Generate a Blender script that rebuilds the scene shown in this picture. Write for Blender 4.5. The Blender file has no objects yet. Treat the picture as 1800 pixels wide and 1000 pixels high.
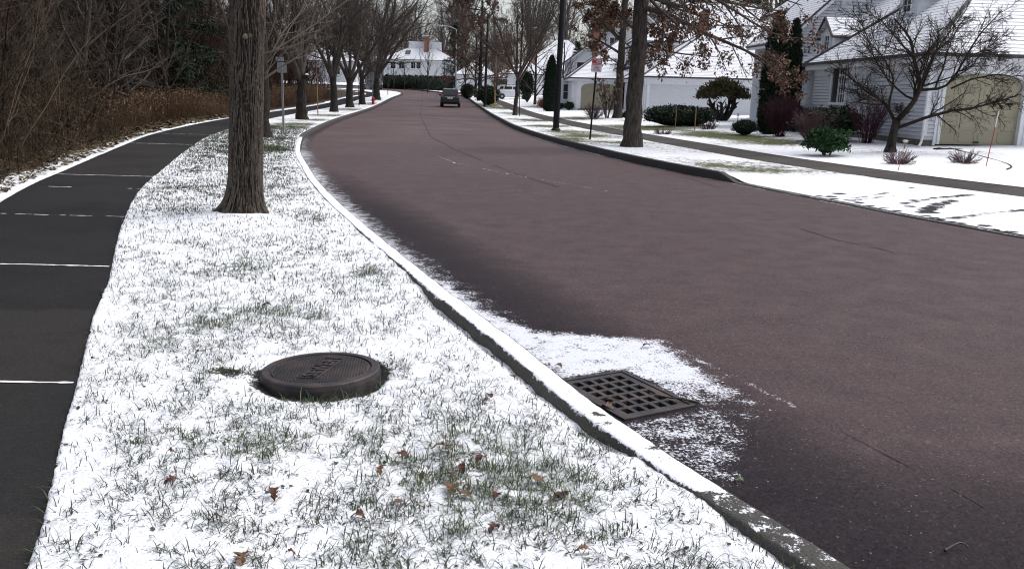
import bpy, bmesh, math, random
import numpy as np
from mathutils import Vector, Matrix
S = bpy.context.scene
COL = S.collection
R_ = math.radians
# ------------------------------------------------------------------ camera, sky, sun, exposure
F, HEYE = 1500.0, 1.6
PITCH, ROLL = math.atan(335/1500), R_(1.6)
fwv = np.array([0, math.cos(PITCH), -math.sin(PITCH)])
upv0 = np.array([0, math.sin(PITCH), math.cos(PITCH)])
rtv0 = np.array([1.0, 0, 0])
upv = upv0*math.cos(ROLL) - rtv0*math.sin(ROLL)
rtv = rtv0*math.cos(ROLL) + upv0*math.sin(ROLL)
cam = bpy.data.cameras.new('camera'); camo = bpy.data.objects.new('camera', cam); COL.objects.link(camo)
cam.sensor_width = 36; cam.lens = 36*F/1800; cam.clip_start = 0.05; cam.clip_end = 2000
M = Matrix.Identity(4)
for i in range(3):
    M[i][0] = rtv[i]; M[i][1] = upv[i]; M[i][2] = -fwv[i]
M[2][3] = HEYE
camo.matrix_world = M
S.camera = camo
W = bpy.data.worlds.new('World'); S.world = W; W.use_nodes = True
wn = W.node_tree; bg = wn.nodes['Background']
sky = wn.nodes.new('ShaderNodeTexSky'); sky.sky_type = 'NISHITA'; sky.sun_disc = False
SUN_EL, SUN_AZ = R_(56), R_(75)
sky.sun_elevation = SUN_EL; sky.sun_rotation = SUN_AZ; sky.dust_density = 4; sky.air_density = 1.0; sky.ozone_density = 1.0
hs = wn.nodes.new('ShaderNodeHueSaturation'); hs.inputs['Saturation'].default_value = 0.42
wn.links.new(sky.outputs[0], hs.inputs['Color']); wn.links.new(hs.outputs[0], bg.inputs['Color'])
bg.inputs['Strength'].default_value = 0.15
sl = bpy.data.lights.new('sun', 'SUN'); sl.energy = 0.6; sl.angle = R_(25); sl.color = (1, 0.97, 0.93)
so = bpy.data.objects.new('sun', sl); COL.objects.link(so)
sdir = Vector((math.sin(SUN_AZ)*math.cos(SUN_EL), math.cos(SUN_AZ)*math.cos(SUN_EL), math.sin(SUN_EL)))
so.rotation_euler = sdir.to_track_quat('Z', 'Y').to_euler()
S.view_settings.view_transform = 'Standard'; S.view_settings.look = 'None'
S.view_settings.exposure = 0.72; S.view_settings.gamma = 1
S.render.engine = 'CYCLES'
S.cycles.max_bounces = 6; S.cycles.diffuse_bounces = 3; S.cycles.use_denoising = True; S.cycles.filter_width = 1.1

# ------------------------------------------------------------------ noise and pixel helpers
def _h(ix, iy, s):
    n = (ix.astype(np.int64)*374761393 + iy.astype(np.int64)*668265263 + s*1442695041) & 0xffffffff
    n = ((n ^ (n >> 13))*1274126177) & 0xffffffff
    return ((n ^ (n >> 16)) & 0xffff)/65535.0
def vn(x, y, s=0):
    x = np.asarray(x, float); y = np.asarray(y, float)
    ix = np.floor(x); iy = np.floor(y); fx = x-ix; fy = y-iy
    fx = fx*fx*(3-2*fx); fy = fy*fy*(3-2*fy)
    a = _h(ix, iy, s); b = _h(ix+1, iy, s); c = _h(ix, iy+1, s); d = _h(ix+1, iy+1, s)
    return (a*(1-fx)+b*fx)*(1-fy)+(c*(1-fx)+d*fx)*fy
def fbm(x, y, s=0, o=4):
    r = 0; a = .5; t = 0
    for k in range(o):
        r = r + a*vn(np.asarray(x)*2**k, np.asarray(y)*2**k, s+k*17); t += a; a *= .5
    return r/t
def sst(a, b, x):
    t = np.clip((x-a)/(b-a), 0, 1); return t*t*(3-2*t)
def ray(px, py):
    return fwv + rtv*((px-900)/F) + upv*((500-py)/F)
def z0(Y):
    return 0.15*np.log1p(np.exp(np.clip((np.asarray(Y, float)-75)/6, -30, 30)))
def curve(pts):
    p = sorted(pts); ys = np.array([a for a, b in p], float); xs = np.array([b for a, b in p], float)
    h = np.diff(ys); d = np.diff(xs)/h
    m = np.zeros(len(ys)); m[1:-1] = (d[:-1]*h[1:]+d[1:]*h[:-1])/(h[:-1]+h[1:]); m[0] = d[0]; m[-1] = d[-1]
    def f(Y):
        Y = np.asarray(Y, float); i = np.clip(np.searchsorted(ys, Y)-1, 0, len(h)-1)
        t = (Y-ys[i])/h[i]; tc = np.clip(t, 0, 1); H = h[i]
        v = (2*tc**3-3*tc**2+1)*xs[i]+(tc**3-2*tc**2+tc)*H*m[i]+(-2*tc**3+3*tc**2)*xs[i+1]+(tc**3-tc**2)*H*m[i+1]
        return v + np.where(t > 1, (t-1)*H*m[i+1], 0) + np.where(t < 0, t*H*m[i], 0)
    return f
# road and path edges as x(Y), measured on the ground
CL = curve([(-12, 9.0), (-6, 5.6), (0, 2.43), (2.5, 1.16), (3.77, .54), (4.75, .165), (5.45, -.115), (6.79, -.64), (8.73, -1.37), (11.75, -2.46), (13.6, -3.08), (16.85, -4.06), (20.2, -5.03), (24.7, -6.12), (28.5, -6.95), (33, -7.65), (41, -8.75), (58, -10.6), (88, -13.4), (104, -14.7), (113, -15.2), (122, -16.2), (130, -18.6), (135, -22), (139, -28), (142, -40), (145, -75)])
CR = curve([(-12, 17), (-6, 13.8), (0, 10.9), (10.6, 6.41), (11.4, 6.1), (12.34, 5.75), (13.6, 5.35), (14.8, 4.93), (17.2, 4.2), (18.64, 3.72), (21.2, 3.0), (24.6, 2.25), (30, 1.24), (37.5, .2), (52.4, -1.1), (74.7, -2.85), (96.8, -5), (110, -6.4), (120, -8.3), (130, -11.3), (140, -15.4), (150, -20.5), (157, -26), (163, -36), (168, -75)])
PR = curve([(-12, -.2), (-4, -.7), (1, -1.25), (2.44, -1.53), (3.23, -1.86), (4.3, -2.3), (5.4, -2.76), (6.56, -3.2), (7.27, -3.5), (8.73, -4.1), (10, -4.6), (12.8, -5.6), (15, -6.25), (21.1, -8.0), (25.6, -9.2), (31.2, -10.3), (41.8, -11.9), (50, -12.9), (69, -14.8), (83, -15.9), (93.5, -16.9), (118, -18.8), (140, -30)])
PL = lambda Y: PR(Y) - 1.62 - 0.25*sst(14, 40, np.asarray(Y, float))
SN = curve([(-12, 21), (0, 15), (8, 11.3), (14.18, 8.46), (16.3, 7.55), (18.3, 6.85), (21.1, 6.05), (26.3, 5.05), (30.5, 4.35), (36.6, 3.4), (45.3, 2.25), (59.5, .75), (82, -1.2), (99, -3.1), (112, -5.0), (135, -11)])
SFa = lambda Y: SN(Y) + 1.38
def offR(d): return 0.12 + np.clip((d-2)*0.03, 0, .55)
def apron(Y): return sst(17.4, 16.6, np.asarray(Y, float))
def terr(x, Y):
    x = np.asarray(x, float); Y = np.asarray(Y, float)
    cl, cr = CL(Y), CR(Y)
    d = np.maximum(x-cr, 0)
    zr = offR(d) - apron(Y)*.10*np.clip(1-d/2.6, 0, 1)
    dl = PL(Y)-x
    zl = 0.105 + np.where(dl > 2, np.clip((dl-2)*0.02, 0, 3), 0) + np.clip((dl-9)*.42, 0, 14)
    return z0(Y) + np.where(x > cr, zr, np.where(x < cl, zl, 0))
def at(px, py, lift=0.0):
    """the point of the ground under a pixel"""
    d = ray(px, py); t = np.concatenate([np.linspace(1, 40, 2500), np.linspace(40, 260, 2500)])
    P = d[None]*t[:, None]; P[:, 2] += HEYE
    k = np.argmax(P[:, 2] <= terr(P[:, 0], P[:, 1])+lift)
    return P[k]
def dep(px, py, Y):
    d = ray(px, py); p = d*(Y/d[1]); return np.array([p[0], p[1], p[2]+HEYE])

# ------------------------------------------------------------------ objects
def tag(o, label=None, cat=None, group=None, kind=None):
    if label: o['label'] = label
    if cat: o['category'] = cat
    if group: o['group'] = group
    if kind: o['kind'] = kind
    return o
def empty(name, loc, rz=0, label=None, cat=None, group=None):
    o = bpy.data.objects.new(name, None); COL.objects.link(o); o.location = tuple(float(c) for c in loc); o.rotation_euler = (0, 0, rz)
    o.empty_display_size = .2
    return tag(o, label, cat, group)
def mkmesh(name, V, faces, mat, parent=None, smooth=False, attrs=None, mats=None, midx=None):
    """faces: list of int arrays (n,k)"""
    me = bpy.data.meshes.new(name)
    V = np.asarray(V, np.float32)
    me.vertices.add(len(V)); me.vertices.foreach_set('co', V.ravel())
    faces = [np.asarray(f, np.int32) for f in faces if len(f)]
    lt = np.concatenate([np.full(len(f), f.shape[1], np.int32) for f in faces])
    li = np.concatenate([f.ravel() for f in faces])
    me.loops.add(len(li)); me.loops.foreach_set('vertex_index', li)
    me.polygons.add(len(lt)); st = np.zeros(len(lt), np.int32); st[1:] = np.cumsum(lt)[:-1]
    me.polygons.foreach_set('loop_start', st); me.polygons.foreach_set('loop_total', lt)
    if smooth: me.polygons.foreach_set('use_smooth', np.ones(len(lt), bool))
    if mats:
        for m in mats: me.materials.append(m)
        me.polygons.foreach_set('material_index', np.asarray(midx, np.int32))
    elif mat: me.materials.append(mat)
    for k, a in (attrs or {}).items():
        a = np.asarray(a, np.float32)
        if a.ndim == 1:
            at_ = me.attributes.new(k, 'FLOAT', 'POINT'); at_.data.foreach_set('value', a)
        else:
            at_ = me.attributes.new(k, 'FLOAT_VECTOR', 'POINT'); at_.data.foreach_set('vector', a.ravel())
    me.update(calc_edges=True); me.validate()
    o = bpy.data.objects.new(name, me); COL.objects.link(o)
    if parent: o.parent = parent
    return o
def copy_tree(o, parent=None):
    c = o.copy(); COL.objects.link(c)
    if parent: c.parent = parent
    for ch in list(o.children): copy_tree(ch, c)
    return c
class MB:
    """gathers boxes, prisms and tubes into one mesh"""
    def __init__(s): s.V = []; s.Fq = []; s.n = 0
    def add(s, V, F):
        s.V.extend([tuple(map(float, v)) for v in V]); s.Fq.extend([tuple(i+s.n for i in f) for f in F]); s.n += len(V)
    def box(s, c, d, rz=0, taper=1):
        x, y, z = d[0]/2, d[1]/2, d[2]/2; ca, sa = math.cos(rz), math.sin(rz); V = []
        for zz, t in ((-z, 1), (z, taper)):
            for a, b in ((-x, -y), (x, -y), (x, y), (-x, y)):
                a *= t; b *= t; V.append((c[0]+a*ca-b*sa, c[1]+a*sa+b*ca, c[2]+zz))
        s.add(V, [(3, 2, 1, 0), (4, 5, 6, 7), (0, 1, 5, 4), (1, 2, 6, 5), (2, 3, 7, 6), (3, 0, 4, 7)])
    def bb(s, x0, x1, y0, y1, z0_, z1): s.box(((x0+x1)/2, (y0+y1)/2, (z0_+z1)/2), (x1-x0, y1-y0, z1-z0_))
    def poly(s, pts): s.add(pts, [tuple(range(len(pts)))])
    def slab(s, pts, t):
        """a polygon with thickness t straight down"""
        n = len(pts); V = list(pts)+[(p[0], p[1], p[2]-t) for p in pts]
        s.add(V, [tuple(range(n)), tuple(range(2*n-1, n-1, -1))]+[(i, i+n, (i+1) % n+n, (i+1) % n) for i in range(n)])
    def tube(s, pts, r, sides=8, cap=True):
        pts = [Vector(p) for p in pts]; n = len(pts)
        rr = r if hasattr(r, '__len__') else [r]*n
        V = []; t0 = (pts[-1]-pts[0]).normalized(); ref = Vector((0, 0, 1)) if abs(t0.z) < .9 else Vector((1, 0, 0))
        for i, p in enumerate(pts):
            t = (pts[min(i+1, n-1)]-pts[max(i-1, 0)]).normalized(); u = t.cross(ref).normalized(); v = t.cross(u)
            for k in range(sides):
                a = 2*math.pi*k/sides; V.append(p+(u*math.cos(a)+v*math.sin(a))*rr[i])
        Fc = [(i*sides+k, (i+1)*sides+k, (i+1)*sides+(k+1) % sides, i*sides+(k+1) % sides) for i in range(n-1) for k in range(sides)]
        if cap: Fc += [tuple(range(sides)), tuple(range(n*sides-1, (n-1)*sides-1, -1))]
        s.add(V, Fc)
    def lathe(s, prof, c, sides=24, axis='z'):
        V = []
        for r, h in prof:
            for k in range(sides):
                a = 2*math.pi*k/sides; q = (r*math.cos(a), r*math.sin(a), h)
                if axis == 'x': q = (q[2], q[0], q[1])
                if axis == 'y': q = (q[0], q[2], q[1])
                V.append((c[0]+q[0], c[1]+q[1], c[2]+q[2]))
        n = len(prof)
        Fc = [(i*sides+k, i*sides+(k+1) % sides, (i+1)*sides+(k+1) % sides, (i+1)*sides+k) for i in range(n-1) for k in range(sides)]
        Fc += [tuple(range(sides-1, -1, -1)), tuple(range((n-1)*sides, n*sides))]
        s.add(V, Fc)
    def build(s, name, mat, parent=None, bevel=0, smooth=False, fixn=True):
        me = bpy.data.meshes.new(name); me.from_pydata(s.V, [], s.Fq)
        if fixn or bevel:
            bm = bmesh.new(); bm.from_mesh(me); bmesh.ops.recalc_face_normals(bm, faces=bm.faces[:])
            if bevel: bmesh.ops.bevel(bm, geom=bm.edges[:], offset=bevel, segments=2, affect='EDGES', profile=.6)
            bm.to_mesh(me); bm.free()
        me.materials.append(mat)
        if smooth:
            me.polygons.foreach_set('use_smooth', np.ones(len(me.polygons), bool))
        o = bpy.data.objects.new(name, me); COL.objects.link(o)
        if parent: o.parent = parent
        return o

# ------------------------------------------------------------------ materials
def newmat(name):
    m = bpy.data.materials.new(name); m.use_nodes = True; nt = m.node_tree
    return m, nt, nt.nodes['Principled BSDF']
class NT:
    def __init__(s, nt): s.nt = nt
    def n(s, t, **k):
        nd = s.nt.nodes.new(t)
        for a, b in k.items(): setattr(nd, a, b)
        return nd
    def l(s, a, b): s.nt.links.new(a, b)
    def set(s, sock, v):
        if hasattr(v, 'is_linked') or isinstance(v, bpy.types.NodeSocket): s.l(v, sock)
        else: sock.default_value = v
    def math(s, op, a, b=0.0, clamp=False):
        nd = s.n('ShaderNodeMath', operation=op, use_clamp=clamp); s.set(nd.inputs[0], a); s.set(nd.inputs[1], b); return nd.outputs[0]
    def pos(s): return s.n('ShaderNodeNewGeometry').outputs['Position']
    def attr(s, name, out='Fac'): return s.n('ShaderNodeAttribute', attribute_name=name).outputs[out]
    def obj(s): return s.n('ShaderNodeTexCoord').outputs['Object']
    def mapping(s, v, scale=(1, 1, 1)):
        nd = s.n('ShaderNodeMapping'); s.l(v, nd.inputs[0]); nd.inputs['Scale'].default_value = scale; return nd.outputs[0]
    def noise(s, v, scale, detail=3, rough=.55):
        nd = s.n('ShaderNodeTexNoise'); s.l(v, nd.inputs['Vector']); nd.inputs['Scale'].default_value = scale
        nd.inputs['Detail'].default_value = detail; nd.inputs['Roughness'].default_value = rough; return nd.outputs['Fac']
    def ramp(s, f, stops):
        nd = s.n('ShaderNodeValToRGB'); s.l(f, nd.inputs[0]); e = nd.color_ramp.elements
        while len(e) < len(stops): e.new(.5)
        for q, (p, c) in zip(e, stops): q.position = p; q.color = (c, c, c, 1) if not hasattr(c, '__len__') else (*c[:3], 1)
        return nd.outputs[0]
    def mix(s, f, a, b, mode='MIX'):
        nd = s.n('ShaderNodeMix', data_type='RGBA', blend_type=mode)
        s.set(nd.inputs[0], f)
        for i, v in ((6, a), (7, b)):
            if isinstance(v, bpy.types.NodeSocket): s.l(v, nd.inputs[i])
            else: nd.inputs[i].default_value = (*v[:3], 1)
        return nd.outputs[2]
    def sstep(s, v, a, b):
        nd = s.n('ShaderNodeMapRange', interpolation_type='SMOOTHSTEP'); s.l(v, nd.inputs[0])
        nd.inputs[1].default_value = a; nd.inputs[2].default_value = b; return nd.outputs[0]
    def bump(s, h, strength, dist, normal=None):
        nd = s.n('ShaderNodeBump'); s.l(h, nd.inputs['Height']); nd.inputs['Strength'].default_value = strength; nd.inputs['Distance'].default_value = dist
        if normal is not None: s.l(normal, nd.inputs['Normal'])
        return nd.outputs[0]
def simple(name, c, rough=.7, var=.25, scale=6, metal=0, spec=.4, bump=0, stretch=(1, 1, 1)):
    m, nt, b = newmat(name); g = NT(nt)
    v = g.mapping(g.obj(), stretch)
    f = g.noise(v, scale, 4)
    lo = tuple(x*(1-var) for x in c); hi = tuple(min(1, x*(1+var)) for x in c)
    g.l(g.ramp(f, [(.3, lo), (.7, hi)]), b.inputs['Base Color'])
    b.inputs['Roughness'].default_value = rough; b.inputs['Metallic'].default_value = metal; b.inputs['Specular IOR Level'].default_value = spec
    if bump: g.l(g.bump(g.noise(v, scale*4, 4), bump, .02), b.inputs['Normal'])
    return m
def tinted(name, c, rough=.7, lo=.55, hi=1.5, spec=.25, warm=None, trans=0):
    """colour varied by the per-point attribute tint (0..1)"""
    m, nt, b = newmat(name); g = NT(nt)
    f = g.attr('tint')
    g.l(g.ramp(f, [(0, tuple(x*lo for x in c)), (1, tuple(x*hi for x in (warm or c)))]), b.inputs['Base Color'])
    b.inputs['Roughness'].default_value = rough; b.inputs['Specular IOR Level'].default_value = spec
    return m
SNOW = (.77, .775, .80)
def m_snowlawn(name, green=(.055, .082, .024), straw=(.13, .11, .05), fine=1.0):
    m, nt, b = newmat(name); g = NT(nt); p = g.pos()
    a = g.attr('snow')
    n1 = g.noise(p, 9, 4); n2 = g.noise(p, 70*fine, 3, .65); n3 = g.noise(p, 2.2, 3)
    v = g.math('ADD', a, g.math('MULTIPLY', g.math('SUBTRACT', n1, .5), 1.0))
    v = g.math('ADD', v, g.math('MULTIPLY', g.math('SUBTRACT', n2, .5), 1.25))
    v = g.math('ADD', v, g.math('MULTIPLY', g.math('SUBTRACT', g.noise(p, 3.6, 5, .75), .5), .7))
    k = g.sstep(v, .30, .52)
    bare = g.mix(g.ramp(n3, [(.4, 0), (.62, 1)]), green, straw)
    bare = g.mix(g.sstep(n2, .3, .6), tuple(c*.4 for c in green), bare)
    bare = g.mix(g.attr('paved'), bare, (.022, .021, .022))
    sn = g.ramp(n1, [(.3, (.74, .76, .82)), (.6, SNOW)])
    g.l(g.mix(k, bare, sn), b.inputs['Base Color'])
    b.inputs['Roughness'].default_value = .8; b.inputs['Specular IOR Level'].default_value = .15
    g.l(g.bump(g.math('ADD', g.math('MULTIPLY', n2, .5), n1), .7, .035), b.inputs['Normal'])
    return m
def m_road():
    m, nt, b = newmat('asphalt'); g = NT(nt); p = g.pos()
    sn, wet = g.attr('snow'), g.attr('wet')
    big = g.noise(p, .35, 4); mid = g.noise(p, 3, 4); fine = g.noise(p, 130, 2, .7)
    vo = g.n('ShaderNodeTexVoronoi'); g.l(p, vo.inputs['Vector']); vo.inputs['Scale'].default_value = 95
    agg = g.ramp(vo.outputs['Color'], [(.0, .30), (.55, .95), (.85, 1.25), (.95, 2.4)])
    dry = g.mix(g.ramp(big, [(.35, 0), (.65, 1)]), (.068, .042, .043), (.100, .068, .069))
    wetc = g.mix(g.ramp(mid, [(.35, 0), (.65, 1)]), (.011, .0105, .014), (.024, .020, .024))
    w = g.math('ADD', wet, g.math('MULTIPLY', g.math('SUBTRACT', mid, .5), .5))
    w = g.math('ADD', w, g.math('MULTIPLY', g.math('SUBTRACT', big, .5), .5))
    wf = g.math('MULTIPLY', g.sstep(w, .1, 1.0), .92)
    c = g.mix(wf, dry, wetc)
    c = g.mix(.75, c, agg, 'MULTIPLY')
    v3 = g.n('ShaderNodeTexVoronoi'); g.l(p, v3.inputs['Vector']); v3.inputs['Scale'].default_value = 62
    sx3 = g.n('ShaderNodeSeparateColor'); g.l(v3.outputs['Color'], sx3.inputs[0])
    spk = g.math('MULTIPLY', g.math('LESS_THAN', v3.outputs['Distance'], g.math('MULTIPLY', sx3.outputs[1], .26)), g.math('GREATER_THAN', sx3.outputs[0], .91))
    c = g.mix(spk, c, (.19, .18, .18))
    # cracks and a seam in the surface
    v2 = g.n('ShaderNodeTexVoronoi', feature='DISTANCE_TO_EDGE'); g.l(g.mapping(p, (1, .35, 1)), v2.inputs['Vector']); v2.inputs['Scale'].default_value = .16
    cr = g.math('MULTIPLY', g.math('LESS_THAN', g.math('ADD', v2.outputs['Distance'], g.math('MULTIPLY', g.noise(p, 5, 3), .008)), .0055), g.ramp(g.noise(p, .5, 2), [(.5, 0), (.62, .7)]))
    c = g.mix(cr, c, (.03, .028, .028))
    st = g.mapping(p, (.5, 1, 1))
    s1 = g.noise(p, 8, 6, .72); s2 = g.noise(p, 60, 3, .7)
    sv = g.math('ADD', sn, g.math('MULTIPLY', g.math('SUBTRACT', s1, .5), 1.5))
    sv = g.math('ADD', sv, g.math('MULTIPLY', g.math('SUBTRACT', s2, .5), 1.7))
    k = g.math('MULTIPLY', g.sstep(sv, .40, .66), g.sstep(sn, .02, .12))
    sc = g.mix(g.ramp(fine, [(.28, .0), (.68, .75)]), (.76, .78, .84), (.34, .35, .40))
    g.l(g.mix(k, c, sc), b.inputs['Base Color'])
    rg = g.mix(wf, (.70,)*3, (.85,)*3)
    g.l(g.mix(k, rg, (.85,)*3), b.inputs['Roughness'])
    g.l(g.mix(g.math('MAXIMUM', wf, k), (.20,)*3, (.07,)*3), b.inputs['Specular IOR Level'])
    g.l(g.bump(g.math('ADD', g.math('MULTIPLY', fine, .5), g.math('MULTIPLY', k, .6)), .4, .010), b.inputs['Normal'])
    return m
def m_curb(lo=(.026, .024, .022), hi=(.066, .060, .053)):
    m, nt, b = newmat('kerb_asphalt'); g = NT(nt); p = g.pos()
    sn = g.attr('snow'); n1 = g.noise(p, 16, 5, .7); n2 = g.noise(p, 90, 3)
    c = g.mix(n1, lo, hi); c = g.mix(.5, c, g.ramp(n2, [(.3, .5), (.7, 1.4)]), 'MULTIPLY')
    v = g.math('ADD', sn, g.math('MULTIPLY', g.math('SUBTRACT', n1, .5), 1.3)); v = g.math('ADD', v, g.math('MULTIPLY', g.math('SUBTRACT', n2, .5), .5))
    k = g.sstep(v, .45, .58)
    g.l(g.mix(k, c, (.80, .82, .87)), b.inputs['Base Color']); b.inputs['Roughness'].default_value = .85
    g.l(g.bump(g.math('ADD', n2, g.math('MULTIPLY', k, 1.0)), .6, .012), b.inputs['Normal'])
    return m
def m_path(name='path_surface', a=(.012, .013, .017), b2=(.037, .034, .031)):
    m, nt, b = newmat(name); g = NT(nt); p = g.pos()
    sl = g.attr('slab'); n1 = g.noise(p, 1.3, 4); n2 = g.noise(p, 110, 2, .7); n3 = g.noise(p, 10, 4)
    f = g.math('ADD', g.math('MULTIPLY', sl, .6), g.math('MULTIPLY', n1, .5))
    c = g.mix(f, a, b2); c = g.mix(.7, c, g.ramp(n2, [(.25, .4), (.6, 1.0), (.8, 2.0)]), 'MULTIPLY')
    c = g.mix(g.ramp(g.noise(p, .8, 5, .7), [(.5, 0), (.7, .55)]), c, (.012, .012, .014))
    c = g.mix(g.ramp(n3, [(.55, 0), (.8, .35)]), c, (.03, .03, .033))
    g.l(c, b.inputs['Base Color']); b.inputs['Roughness'].default_value = .9; b.inputs['Specular IOR Level'].default_value = .08
    g.l(g.bump(n2, .4, .006), b.inputs['Normal'])
    return m
def m_bark(name, dark, light, vs=1.0, rough=.9):
    m, nt, b = newmat(name); g = NT(nt)
    v = g.mapping(g.obj(), (1, 1, .22)); f = g.noise(v, 16*vs, 5, .65)
    g.l(g.ramp(f, [(.35, dark), (.68, light)]), b.inputs['Base Color']); b.inputs['Roughness'].default_value = rough
    b.inputs['Specular IOR Level'].default_value = .2
    g.l(g.bump(f, .9, .05), b.inputs['Normal'])
    return m
def m_siding(name, c, board=.115, bump=True):
    m, nt, b = newmat(name); g = NT(nt)
    sx = g.n('ShaderNodeSeparateXYZ'); g.l(g.pos(), sx.inputs[0])
    n1 = g.noise(g.mapping(g.pos(), (1, 1, 6)), 2.5, 4)
    g.l(g.ramp(n1, [(.3, tuple(x*.9 for x in c)), (.7, c)]), b.inputs['Base Color']); b.inputs['Roughness'].default_value = .6
    if bump:
        saw = g.math('FRACT', g.math('DIVIDE', sx.outputs[2], board))
        g.l(g.bump(g.math('MULTIPLY', saw, -1.0), .8, .05), b.inputs['Normal'])
    return m
def m_roof():
    m, nt, b = newmat('snowy_shingles'); g = NT(nt)
    uv = g.attr('face_co', 'Vector'); a = g.mapping(uv, (.9, 5.0, 1)); n1 = g.noise(a, 1.4, 5, .7); n2 = g.noise(uv, .5, 3)
    sx = g.n('ShaderNodeSeparateXYZ'); g.l(uv, sx.inputs[0])
    saw = g.math('FRACT', g.math('MULTIPLY', sx.outputs[1], 5.2))
    line = g.math('MULTIPLY', g.sstep(saw, .25, .05), .42)
    v = g.math('ADD', g.math('SUBTRACT', n1, line), g.math('MULTIPLY', n2, .35))
    k = g.sstep(v, .36, .52)
    g.l(g.mix(k, (.15, .145, .16), (.76, .77, .81)), b.inputs['Base Color']); b.inputs['Roughness'].default_value = .85
    g.l(g.bump(g.math('ADD', k, saw), .5, .03), b.inputs['Normal'])
    return m
def m_brick():
    m, nt, b = newmat('brick'); g = NT(nt)
    t = g.n('ShaderNodeTexBrick'); g.l(g.mapping(g.attr('face_co', 'Vector'), (1, 1, 1)), t.inputs['Vector'])
    t.inputs['Color1'].default_value = (.20, .06, .04, 1); t.inputs['Color2'].default_value = (.27, .09, .055, 1); t.inputs['Mortar'].default_value = (.25, .2, .17, 1)
    t.inputs['Scale'].default_value = 4.5; t.inputs['Mortar Size'].default_value = .02
    g.l(t.outputs[0], b.inputs['Base Color']); b.inputs['Roughness'].default_value = .9
    return m
MT = {}
MT['lawn'] = m_snowlawn('snowy_grass'); MT['verge'] = m_snowlawn('snowy_verge', fine=.5)
MT['road'] = m_road(); MT['curb'] = m_curb(); MT['curb_dark'] = m_curb((.022, .021, .021), (.055, .052, .05)); MT['path'] = m_path(); MT['walk'] = m_path('sidewalk_surface', (.06, .056, .052), (.095, .088, .080))
MT['litter'] = m_snowlawn('leaf_litter_ground', green=(.035, .028, .014), straw=(.06, .035, .018), fine=.4)
MT['bark'] = m_bark('grey_brown_bark', (.016, .013, .011), (.075, .062, .052))
MT['bark_dark'] = m_bark('dark_bark', (.012, .010, .009), (.045, .037, .032))
MT['bark_oak'] = m_bark('oak_bark', (.02, .016, .014), (.085, .072, .062))
MT['twig'] = simple('twig_bark', (.066, .054, .047), .9, .3, 3, spec=.15)
MT['twig_dark'] = simple('dark_twig_bark', (.030, .024, .019), .9, .35, 2, spec=.1)
MT['brush'] = tinted('brown_brush_bark', (.040, .026, .018), .9, .28, 1.9, spec=.05, warm=(.060, .046, .034))
MT['brush_red'] = tinted('reddish_brush_bark', (.040, .021, .016), .9, .28, 1.8, spec=.05)
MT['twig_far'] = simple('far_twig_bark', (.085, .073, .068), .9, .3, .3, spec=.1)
MT['leaf'] = tinted('dead_oak_leaves', (.060, .030, .022), .7, .5, 1.4, warm=(.15, .085, .055))
MT['conifer'] = tinted('conifer_needles', (.012, .024, .012), .75, .5, 1.5)
MT['boxleaf'] = tinted('evergreen_leaves', (.016, .028, .014), .6, .45, 1.6)
MT['green'] = tinted('bright_evergreen_leaves', (.020, .062, .018), .6, .4, 1.6)
MT['purple'] = tinted('purple_twigs', (.050, .016, .024), .8, .5, 1.5)
MT['olive'] = tinted('olive_brown_leaves', (.05, .042, .018), .8, .5, 1.5)
MT['tan'] = tinted('tan_stems', (.24, .17, .10), .8, .6, 1.3)
MT['spirea'] = tinted('grey_violet_twigs', (.10, .06, .065), .8, .5, 1.5)
MT['siding'] = m_siding('white_lap_siding', (.51, .53, .57), bump=False)
MT['siding_far'] = m_siding('white_siding', (.64, .66, .69), .15)
MT['white'] = simple('white_painted_trim', (.68, .69, .72), .5, .06, 3)
MT['beige'] = simple('beige_painted_door', (.30, .275, .195), .55, .06, 2)
MT['roof'] = m_roof(); MT['brick'] = m_brick()
MT['darktrim'] = simple('dark_roof_edge', (.055, .05, .055), .7, .3, 5)
MT['found'] = simple('concrete_foundation', (.13, .115, .09), .9, .35, 5, bump=.3)
MT['glass'] = simple('window_glass', (.018, .02, .024), .08, .1, 2, spec=.6)
MT['iron'] = None
MT['black'] = simple('black_painted_metal', (.010, .010, .012), .6, .3, 8, spec=.2)
MT['galv'] = simple('galvanised_metal', (.30, .31, .33), .45, .2, 12, metal=.5)
MT['rubber'] = simple('tyre_rubber', (.018, .018, .018), .8, .2, 6)
MT['rim'] = simple('alloy_rim', (.45, .46, .48), .35, .1, 4, metal=.6)
MT['carblack'] = simple('dark_car_paint', (.014, .022, .026), .25, .1, 1, spec=.6)
MT['carwhite'] = simple('white_car_paint', (.72, .73, .75), .28, .04, 1, spec=.6)
MT['carplastic'] = simple('black_trim_plastic', (.02, .02, .02), .6, .1, 5)
MT['redlens'] = simple('red_lamp_lens', (.45, .02, .03), .2, .1, 3, spec=.6)
MT['whitelens'] = simple('clear_lamp_lens', (.7, .7, .72), .2, .1, 3, spec=.6)
MT['red'] = simple('red_paint', (.32, .02, .03), .45, .25, 10)
MT['signwhite'] = simple('white_sign_sheet', (.62, .58, .60), .5, .08, 6)
MT['signred'] = simple('red_sign_sheet', (.36, .05, .075), .5, .12, 6)
MT['wood'] = simple('pale_wood_stake', (.26, .17, .09), .8, .3, 8, stretch=(1, 1, .2))
MT['snow'] = simple('fresh_snow', (.84, .86, .90), .85, .04, 20, spec=.15, bump=.4)
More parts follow.
